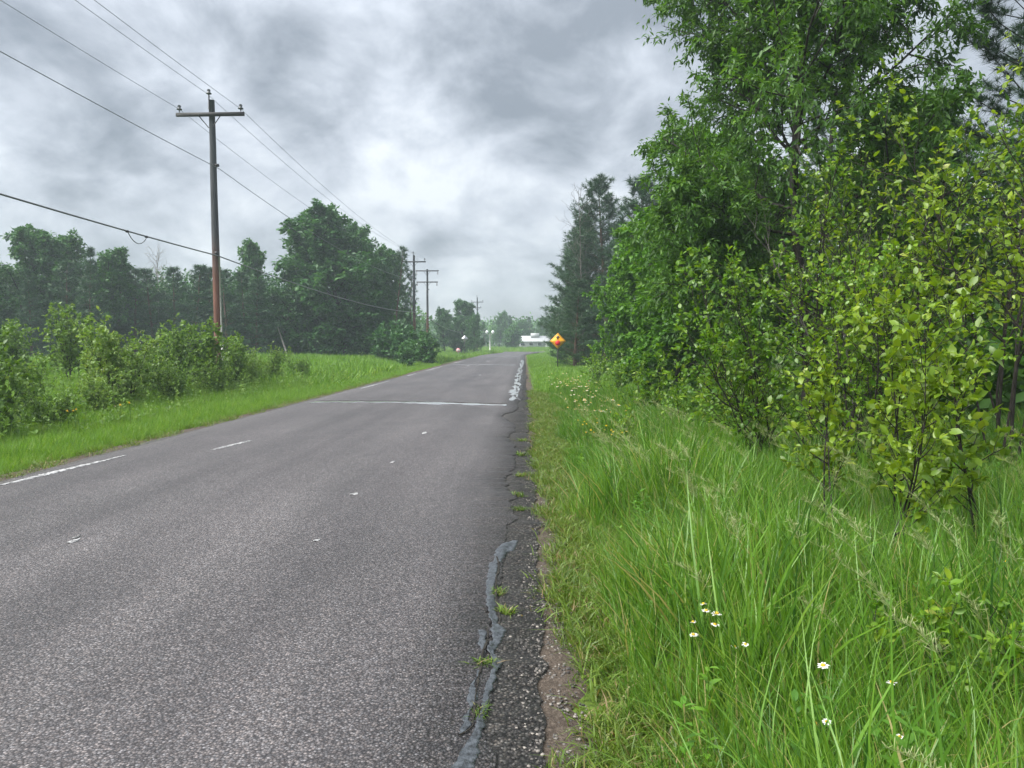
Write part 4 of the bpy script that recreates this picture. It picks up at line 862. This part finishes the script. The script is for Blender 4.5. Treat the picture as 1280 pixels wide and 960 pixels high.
proto_set('short', 'verge', [blades(30, 0.10, 0.12, 0.0055, 0.05, 140 + i, seg=3, spread=1.8, curve=0.9, straw=0.12) for i in range(8)])
proto_set('field', 'meadow', [blades(26, 0.34, 0.50, 0.028, 0.12, 160 + i, seg=3, spread=1.1) for i in range(8)])
proto_set('vergefar', 'meadow', [blades(30, 0.26, 0.26, 0.018, 0.10, 180 + i, seg=3, spread=1.2) for i in range(8)])
def seed_stalk(seed, h):
    rng = np.random.RandomState(seed); Vs, Qs, n = [], [], 0
    t = np.linspace(0, 1, 9); lean = rng.uniform(0.15, 0.38)
    P = np.stack([-lean * h * t ** 1.8 - 0.12 * h * t ** 6, -0.05 * h * t ** 2, h * t - 0.10 * h * t ** 6], 1)
    V, Q = tube_arrays(P, np.linspace(0.0016, 0.0009, 9), 3); Vs.append(V); Qs.append(Q); n = len(V)
    for i in range(80):
        u = rng.uniform(0.76, 0.995); q = u * 8; k = min(int(q), 7); p = P[k] * (1 - q + k) + P[k + 1] * (q - k)
        d = rng.randn(3) * [1, 1, 0.5] + [-0.5, 0, 0.9]; d = d / np.linalg.norm(d); L = rng.uniform(0.010, 0.05) * (1.12 - u) * 4
        s_ = np.cross(d, rng.randn(3)); s_ /= np.linalg.norm(s_); ww = 0.0012
        e = p + d * L; g = e + d * 0.007
        Vs.append(np.array([p, p + s_ * 0.0006, e + s_ * ww, e - s_ * ww])); Qs.append(np.array([[0, 1, 2, 3]]) + n); n += 4
        Vs.append(np.array([e + s_ * ww, e - s_ * ww, g - s_ * ww * .4, g + s_ * ww * .4])); Qs.append(np.array([[0, 1, 2, 3]]) + n); n += 4
    V = np.vstack(Vs); return V, np.vstack(Qs), np.zeros((0, 3), int), np.full(len(V), rng.uniform(0.2, 0.9))
proto_set('seed', 'seed', [seed_stalk(200 + i, 0.95) for i in range(6)])

def scatter(name, label, key, P, rz, sc, tilt=None, seed=0):
    c, k = PROTO[key]; n = len(P); rng = np.random.RandomState(seed)
    me = bpy.data.meshes.new(name); me.vertices.add(n); me.vertices.foreach_set('co', np.asarray(P, np.float32).ravel())
    rot = np.zeros((n, 3), np.float32); rot[:, 2] = rz
    if tilt is not None: rot[:, :2] = tilt
    a = me.attributes.new('rot', 'FLOAT_VECTOR', 'POINT'); a.data.foreach_set('vector', rot.ravel())
    s3 = np.asarray(sc, np.float32); s3 = np.repeat(s3[:, None], 3, 1) if s3.ndim == 1 else s3
    a = me.attributes.new('scl', 'FLOAT_VECTOR', 'POINT'); a.data.foreach_set('vector', np.ascontiguousarray(s3).ravel())
    a = me.attributes.new('idx', 'INT', 'POINT'); a.data.foreach_set('value', rng.randint(0, k, n).astype(np.int32))
    o = link(name, me); tag(o, label, kind='stuff')
    ng = bpy.data.node_groups.new(name + '_scatter', 'GeometryNodeTree'); N = ng.nodes; L = ng.links
    ng.interface.new_socket('Geometry', in_out='INPUT', socket_type='NodeSocketGeometry'); ng.interface.new_socket('Geometry', in_out='OUTPUT', socket_type='NodeSocketGeometry')
    gi = N.new('NodeGroupInput'); go = N.new('NodeGroupOutput'); ip = N.new('GeometryNodeInstanceOnPoints')
    ci = N.new('GeometryNodeCollectionInfo'); ci.inputs['Collection'].default_value = c; ci.inputs['Separate Children'].default_value = True; ci.inputs['Reset Children'].default_value = True
    def na(nm, ty):
        x = N.new('GeometryNodeInputNamedAttribute'); x.data_type = ty; x.inputs['Name'].default_value = nm; return x.outputs['Attribute']
    L.new(gi.outputs[0], ip.inputs['Points']); L.new(ci.outputs[0], ip.inputs['Instance']); ip.inputs['Pick Instance'].default_value = True
    L.new(na('idx', 'INT'), ip.inputs['Instance Index']); L.new(na('rot', 'FLOAT_VECTOR'), ip.inputs['Rotation']); L.new(na('scl', 'FLOAT_VECTOR'), ip.inputs['Scale'])
    L.new(ip.outputs[0], go.inputs[0])
    md = o.modifiers.new('scatter', 'NODES'); md.node_group = ng
    return o

def field_points(rng, n, x0, x1, y0, y1, pw=1.0):
    x = rng.uniform(x0, x1, n); y = y0 + (y1 - y0) * rng.rand(n) ** pw
    return x, y
def visible(x, y, m=0.9):            # inside a generous wedge in front of the camera
    return (np.abs(x) < 0.80 * y + 1.6 + m)
rng = np.random.RandomState(300)
# tall grass, right of the road near the camera
def tall_zone(x, y): return x - (0.62 + 0.22 * fb1(y * 0.8, 41) + 0.15 * fb1(y * 3, 42) + 0.25 * smooth(9, 16, y))
x, y = field_points(rng, 12500, 0.3, 8.5, 1.0, 9.5); d = tall_zone(x, y); ok = (d > -0.02) & visible(x, y); x, y, d = x[ok], y[ok], d[ok]
dens = 0.75 + 0.9 * n2(x * 1.3, y * 1.3); ok = rng.rand(len(x)) < dens + 0.25; x, y, d = x[ok], y[ok], d[ok]
hs = (0.5 + 0.45 * smooth(0, 0.55, d)) * (0.95 + 0.9 * n2(x * 1.1 + 7, y * 1.1)) * rng.uniform(0.75, 1.25, len(x))
scatter('tall_grass', 'tall green grass leaning by the right road edge near the camera', 'tall', np.stack([x, y, gz(x, y)], 1), rng.normal(0, 1.0, len(x)), np.stack([hs * 1.05, hs * 1.05, hs], 1), seed=1)
x, y = field_points(rng, 12000, 0.5, 13, 9.0, 26); d = tall_zone(x, y); ok = (d > 0) & visible(x, y) & (x < 6 + 0.3 * y); x, y, d = x[ok], y[ok], d[ok]
hs = (0.5 + 0.5 * smooth(0, 0.9, d)) * rng.uniform(0.75, 1.2, len(x)) * (0.95 + 0.5 * n2(x * 0.6 + 7, y * 0.6))
scatter('tall_grass', 'grass on the right verge below the saplings and trees', 'mid', np.stack([x, y, gz(x, y)], 1), rng.normal(0, 0.8, len(x)), hs, seed=2)
x, y = field_points(rng, 9000, 0.5, 9, 25, 150, 1.5); sh = road_shift(y) + flare(y) * 1.0; x = x + sh; ok = (x - sh > 0.5) ; x, y, sh = x[ok], y[ok], sh[ok]
scatter('verge_grass', 'grass along the right road edge towards the junction', 'vergefar', np.stack([x, y, gz(x, y)], 1), rng.uniform(0, 6.28, len(x)), rng.uniform(0.8, 1.5, len(x)) * (0.6 + 0.6 * smooth(0.4, 2.2, x - sh)), seed=3)
def forb(seed):
    r_ = np.random.RandomState(seed); h = r_.uniform(0.32, 0.55); t = np.linspace(0, 1, 6)
    P = np.stack([-0.10 * h * t ** 2 + 0.03 * r_.randn() * t, 0.05 * r_.randn() * t, h * t], 1); V, Q = tube_arrays(P, np.linspace(0.003, 0.0015, 6), 4); Vs, Qs, n = [V], [Q], len(V)
    T, F = LEAF6; a = 0
    Ts = []
    for k in range(r_.randint(12, 22)):
        u = r_.uniform(0.15, 1.0); p = np.array([np.interp(u, t, P[:, i]) for i in range(3)]); a += 2.4
        d = np.array([math.cos(a), math.sin(a), r_.uniform(0.0, 0.9)]); d /= np.linalg.norm(d); nn = np.array([0, 0, 1.0]) - d * d[2]; nn /= np.linalg.norm(nn); sd_ = np.cross(nn, d); L_ = r_.uniform(0.04, 0.085) * (1.2 - 0.5 * u)
        Vs.append(p + L_ * (T[:, :1] * d + T[:, 1:2] * 0.75 * sd_ + T[:, 2:] * nn)); Ts.append(np.array(F) + n); n += 8
    V = np.vstack(Vs); return V, np.vstack(Qs), np.vstack(Ts), np.full(len(V), r_.uniform(0.2, 0.75))
proto_set('forb', 'maple', [forb(700 + i) for i in range(8)])
x, y = field_points(rng, 1100, 0.5, 7, 1.8, 14); ok = (tall_zone(x, y) > 0.0) & visible(x, y) & (rng.rand(len(x)) < 0.25 + 2.2 * np.maximum(0, n2(x * 1.1 + 31, y * 1.1 + 4))); x, y = x[ok], y[ok]
scatter('leafy_weeds', 'leafy green weeds mixed into the tall grass on the right', 'forb', np.stack([x, y, gz(x, y)], 1), rng.uniform(0, 6.28, len(x)), rng.uniform(0.7, 1.3, len(x)), seed=11)
# short trampled grass at the road edge
x, y = field_points(rng, 7500, 0.14, 1.0, 1.5, 26, 1.35); d = tall_zone(x, y); e = x - (0.27 + 0.16 * fb1(y * 0.9, 21) + 0.10 * fb1(y * 4, 22)); ok = (d < 0.25) & (e > -0.02 - 0.16 * rng.rand(len(x)) ** 3) & (rng.rand(len(x)) < 0.40 + 1.6 * (n2(x * 5, y * 3) + 0.25)); x, y = x[ok], y[ok]
scatter('verge_grass', 'short trampled grass between the grit and the tall grass', 'short', np.stack([x, y, gz(x, y) + 0.015], 1), rng.uniform(0, 6.28, len(x)), rng.uniform(0.6, 1.5, len(x)), seed=4)
# left verge and meadow
x, y = field_points(rng, 14000, -9.5, -6.2, 5, 60, 1.5); e = -6.45 + 0.2 * fb1(y * 0.7, 25) - x; ok = (e > 0) & visible(x, y); x, y, e = x[ok], y[ok], e[ok]
hs = rng.uniform(0.7, 1.25, len(x)) * (0.45 + 0.75 * smooth(0, 1.0, e)); nr_ = y < 26
scatter('verge_grass', 'bright grass strip along the nearer left road edge', 'mid_left', np.stack([x, y, gz(x, y)], 1)[nr_], rng.uniform(0, 6.28, len(x))[nr_], hs[nr_] * 0.6, seed=5)
scatter('verge_grass', 'bright grass strip along the farther left road edge', 'vergefar', np.stack([x, y, gz(x, y)], 1)[~nr_], rng.uniform(0, 6.28, len(x))[~nr_], hs[~nr_], seed=15)
x, y = field_points(rng, 2600, -7.2, -6.15, 6, 40, 1.3); ok = rng.rand(len(x)) < 0.55; x, y = x[ok], y[ok]
scatter('verge_grass', 'short sparse grass on the left grit shoulder', 'short', np.stack([x, y, gz(x, y) + 0.012], 1), rng.uniform(0, 6.28, len(x)), rng.uniform(0.6, 1.4, len(x)), seed=6)
x, y = field_points(rng, 30000, -62, -8.2, 9, 80, 0.8); ok = visible(x, y); x, y = x[ok], y[ok]
fr_ = y > 30; P_ = np.stack([x, y, gz(x, y)], 1); hs = rng.uniform(0.8, 1.4, len(x)) * (1.0 + 0.9 * n2(x * 0.25, y * 0.25)); rz_ = rng.uniform(0, 6.28, len(x))
scatter('meadow_grass', 'bright yellow-green meadow between the left shrubs and the tree line', 'field', P_[fr_], rz_[fr_], hs[fr_], seed=7)
x, y = field_points(rng, 9000, -26, -8.2, 9, 30, 0.8); ok = visible(x, y); x, y = x[ok], y[ok]
scatter('meadow_grass', 'meadow grass around the left roadside shrubs', 'mid_left', np.stack([x, y, gz(x, y)], 1), rng.uniform(0, 6.28, len(x)), rng.uniform(0.7, 1.15, len(x)), seed=17)
x, y = field_points(rng, 12000, -70, 30, 80, 215, 1.0); ok = ((x < -6.2 + road_shift(y)) | (y > 159)) & ~((y > 150) & (y < 159)) & (np.abs(x) < 0.7 * y); x, y = x[ok], y[ok]
scatter('meadow_grass', 'grass around the far junction', 'field', np.stack([x, y, gz(x, y)], 1), rng.uniform(0, 6.28, len(x)), rng.uniform(0.8, 1.5, len(x)), seed=8)
proto_set('weed_left', 'shrub', [forb(720 + i) for i in range(8)])
x, y = field_points(rng, 2600, -15, -8.0, 10.5, 38, 1.2); ok = visible(x, y) & (rng.rand(len(x)) < 0.25 + 1.8 * np.maximum(0, n2(x * 0.6 + 3, y * 0.35 + 14) + 0.1)); x, y = x[ok], y[ok]
scatter('leafy_weeds', 'tall leafy weeds between the left roadside shrubs', 'weed_left', np.stack([x, y, gz(x, y)], 1), rng.uniform(0, 6.28, len(x)), rng.uniform(1.0, 2.1, len(x)), seed=19)
# seed heads
x, y = field_points(rng, 700, 0.9, 5.5, 1.8, 12); ok = (tall_zone(x, y) > 0.15) & visible(x, y, 0) & (rng.rand(len(x)) < 0.25 + 2.0 * np.maximum(0, n2(x * 0.9 + 11, y * 0.9))); x, y = x[ok], y[ok]
scatter('seed_heads', 'pale grass seed heads above the tall grass', 'seed', np.stack([x, y, gz(x, y)], 1), rng.normal(0, 0.5, len(x)), rng.uniform(0.75, 1.15, len(x)), seed=9)

def stone(seed):
    r_ = np.random.RandomState(seed); V = np.array([[x_, y_, z_] for x_ in (-1, 1) for y_ in (-1, 1) for z_ in (-1, 1)], float) * [0.5, 0.4, 0.3]
    V = V * r_.uniform(0.7, 1.2, V.shape) + r_.randn(8, 3) * 0.06
    return V * 0.012, np.array([[0, 1, 3, 2], [4, 6, 7, 5], [0, 4, 5, 1], [2, 3, 7, 6], [0, 2, 6, 4], [1, 5, 7, 3]]), np.zeros((0, 3), int), np.full(8, r_.rand())
M['stone'] = leaf_mat('loose_stones', [(0.0, (0.035, 0.033, 0.033)), (0.5, (0.10, 0.092, 0.085)), (1.0, (0.26, 0.235, 0.21))], trans=0.0, tcol=(1, 1, 1), inst=0.8, rough=0.8)
proto_set('stone', 'stone', [stone(600 + i) for i in range(8)])
n_ = 5200; y = 1.8 + 18 * rng.rand(n_) ** 1.8; e_ = np.interp(y, YS, oldR); x = e_ + rng.normal(0.04, 0.085, n_); ok = x > np.interp(y, YS, newR) + 0.01; x, y, e_ = x[ok], y[ok], e_[ok]
zz = np.where(x < e_, crown(x) + 0.001, gz(x, y) + 0.018)
scatter('loose_gravel', 'loose stones along the crumbling right road edge', 'stone', np.stack([x, y, zz], 1), rng.uniform(0, 6.28, len(x)), rng.uniform(0.4, 1.3, len(x)), seed=10)

# ------------------------------------------------------------------ flowers and weeds
def flower_meshes(petal_mat, seed, stem_h, R0=0.021, npet=15):
    rng = np.random.RandomState(seed); b = MB()
    t = np.linspace(0, 1, 6); sp_ = np.stack([0.05 * t ** 2, 0.02 * t ** 2, stem_h * t], 1); b.tube(sp_, np.linspace(0.0018, 0.0013, 6), 4)
    stem = b.mesh('stem', M['grass'])
    top = sp_[-1]; V, Q, n = [], [], 0
    for k in range(npet):
        a = k * 6.283 / npet + rng.uniform(-0.1, 0.1); d = np.array([math.cos(a), math.sin(a), rng.uniform(-0.25, 0.2)]); s_ = np.array([-math.sin(a), math.cos(a), 0]); L = R0 * rng.uniform(0.85, 1.1); w_ = R0 * 0.2
        p0 = top + d * R0 * 0.3; p1 = top + d * L * 0.75; p2 = top + d * L
        V += [p0 - s_ * w_ * .5, p0 + s_ * w_ * .5, p1 + s_ * w_, p1 - s_ * w_, p2 + s_ * w_ * .5, p2 - s_ * w_ * .5]; Q += [[n, n + 1, n + 2, n + 3], [n + 3, n + 2, n + 4, n + 5]]; n += 6
    pet = np_mesh('petals', np.array(V), np.array(Q), M[petal_mat], np.full(len(V), 0.5))
    b = MB(); th = np.linspace(0, 6.283, 9)[:-1]
    b.tube([top + [0, 0, -0.004], top + [0, 0, 0.002], top + [0, 0, 0.006], top + [0, 0, 0.008]], [R0 * 0.3, R0 * 0.42, R0 * 0.32, R0 * 0.1], 8); disc = b.mesh('disc', M['disc'], smooth=True)
    return stem, pet, disc
da = [flower_meshes('petal', 400 + i, h) for i, h in enumerate((0.45, 0.55, 0.38))]
ye = [flower_meshes('petal_y', 410, 0.32, 0.013, 7)]
ru = [flower_meshes('rust', 411, 0.5, 0.02, 11)]
def flower(kind, x, y, s, tilt, label, group, name='daisy'):
    o = empty(name, (x, y, float(gz(x, y))), random.uniform(0, 6.28)); o.rotation_euler = (tilt[0], tilt[1], random.uniform(0, 6.28)); o.scale = (s, s, s); tag(o, label, 'flower', group)
    for m_, pn in zip(kind, ('stem', 'petals', 'disc')): link(pn, m_, o)
random.seed(9)
# white daisies in the foreground: pixel-measured bearings, one by one
NEAR_LB = ['upper left', 'topmost', 'rightmost upper', 'middle', 'lower left', 'leftmost', 'lowest', 'outlying right']
NEAR = [(882, 770, 3.45, 0), (905, 765, 3.50, 0), (912, 774, 3.42, 0), (890, 785, 3.40, 1), (878, 798, 3.35, 1), (866, 792, 3.40, 1), (897, 811, 3.3, 2), (945, 816, 3.3, 2)]
for i, (x_, y_, Y, k_) in enumerate(NEAR):
    X = (x_ - 655) * Y / 960; Zf = 1.6 - (y_ - 430) * Y / 960
    hz_ = Zf - float(gz(X, Y)); s = hz_ / (0.45, 0.55, 0.38)[i % 3]
    flower(da[i % 3], X, Y, max(0.75, s), (random.uniform(-0.25, 0.25), random.uniform(-0.25, 0.1)), NEAR_LB[i] + ' white daisy of the small cluster leaning out of the near grass', 'daisies of the near cluster')
for x_, y_, Y, lb in [(1052, 832, 3.0, 'single white daisy above the dried orange flower head'), (1046, 912, 2.75, 'lone wide-open white daisy near the bottom edge of the frame'), (1116, 925, 2.7, 'white daisy at the bottom right, half sunk in the grass'),
                      (1133, 868, 2.9, 'white daisy right of the lone wide-open daisy'), (1262, 706, 5.0, 'white daisy at the right frame edge below the saplings')]:
    X = (x_ - 655) * Y / 960; Zf = 1.6 - (y_ - 430) * Y / 960; hz_ = Zf - float(gz(X, Y))
    flower(da[0], X, Y, max(0.8, hz_ / 0.45), (0.2, -0.1), lb, None)
X, Y = (990 - 655) * 2.8 / 960, 2.8
flower(ru[0], X, Y, 0.62, (0.3, 0.1), 'dried orange-brown flower head in the near grass', None, 'dried_flower')
rr_ = np.random.RandomState(12)
for i in range(115):
    Y = 13 + 14 * rr_.rand() ** 1.2; X = 0.7 + 0.8 * rr_.rand() + 0.012 * Y + rr_.normal(0, 0.18)
    flower(da[i % 3], X, Y, rr_.uniform(1.05, 1.5), (rr_.uniform(-.2, .2), rr_.uniform(-.2, .2)), 'tiny white flower in the drift along the right verge', 'white flower drift on the right verge', 'white_flower')
for i in range(18):
    Y = rr_.uniform(10.2, 13.5); X = 0.8 + 0.6 * rr_.rand()
    flower(ye[0], X, Y, rr_.uniform(1.2, 1.6), (0.1, 0.1), 'tiny yellow flower on the right verge, nearer than the white drift', 'yellow flowers on the right verge', 'yellow_flower')
for i, (X, Y) in enumerate([(-7.9, 13.1), (-8.0, 13.6), (-8.2, 13.9), (-7.8, 14.6), (-7.7, 14.8)]):
    flower(ye[0], X, Y, 2.3, (0.1, -0.1), 'yellow flower in the left verge before the dark shrubs, ' + ('leftmost', 'second from left', 'middle', 'second from right', 'rightmost')[i] + ' of five', 'yellow flowers on the left verge', 'yellow_flower')
flower(da[1], -8.05, 15.4, 1.3, (0.1, 0.2), 'single white flower in the left verge before the shrubs', None, 'white_flower')

# weeds rooted in the broken road edge
wv = [blades(70, 0.035, 0.06, 0.005, 0.02, 500 + i, seg=3, spread=1.8, curve=0.8, tmu=0.35, straw=0.1) for i in range(3)]
wm = [np_mesh('weed', v, [q, t_], M['verge'], tn) for v, q, t_, tn in wv]
WEED = [(623, 748, 1.0, 'small weed tuft in the sealed crack, uppermost of the near ones'), (631, 772, 1.15, 'larger weed tuft in the sealed crack, right of the sealant'), (602, 842, 1.0, 'weed tuft on the sealant between the two cracks'), (599, 907, 0.8, 'lowest weed tuft, in the crack near the bottom of the frame'),
        (649, 622, 1.5, 'weed clump on the broken edge below the dark patch, nearest of its row'), (651, 640, 1.2, 'small weed clump right below another on the broken edge'), (653, 596, 1.6, 'weed clump midway along the broken edge'), (650, 570, 1.8, 'weed strip higher up the broken edge'), (652, 552, 1.7, 'farthest weed clump on the broken edge')]
for i, (x_, y_, s, lb) in enumerate(WEED):
    X, Y = px(x_, y_); o = link('weed', wm[i % 3], None, (X, Y, float(crown(X)) + 0.02)); o.scale = (s, s * 1.5, s * 0.8); o.rotation_euler = (0, 0, i); tag(o, lb, 'weed')
# bright leafy plants in the tall grass
fp = shrub(91, 0.85, stems=3, width=0.6, leaf=7, size=0.05, mat='sapling', nb=7, nt=2, bare=0.3, r=0.005)
for x, y, s, rz, lb in [(1.95, 3.6, 0.85, 0.2, 'bright leafy plant standing in the near grass at the right'), (2.35, 3.5, 0.8, 2.0, 'leafy plant at the right frame edge, in the near grass'), (1.6, 11.6, 0.9, 1.0, 'leafy plant in the verge before the low pale sapling')]:
    place('leafy_plant', fp, SL, (x, y), rz, s, lb, 'plant')

# ------------------------------------------------------------------ moist air
def haze():
    b = MB(); b.box((0, 110, 9.0), (420, 320, 22.0)); me = b.mesh('haze', None); m = bpy.data.materials.new('moist_air'); m.use_nodes = True; N = m.node_tree.nodes
    N.remove(N['Principled BSDF']); pv = N.new('ShaderNodeVolumePrincipled'); pv.inputs['Color'].default_value = (0.80, 0.92, 1.0, 1); pv.inputs['Density'].default_value = 0.0009; pv.inputs['Anisotropy'].default_value = 0.2
    m.node_tree.links.new(pv.outputs[0], N['Material Output'].inputs['Volume']); me.materials.append(m)
    o = link('haze', me); tag(o, 'thin moist air between the camera and the far trees', kind='stuff')
haze()
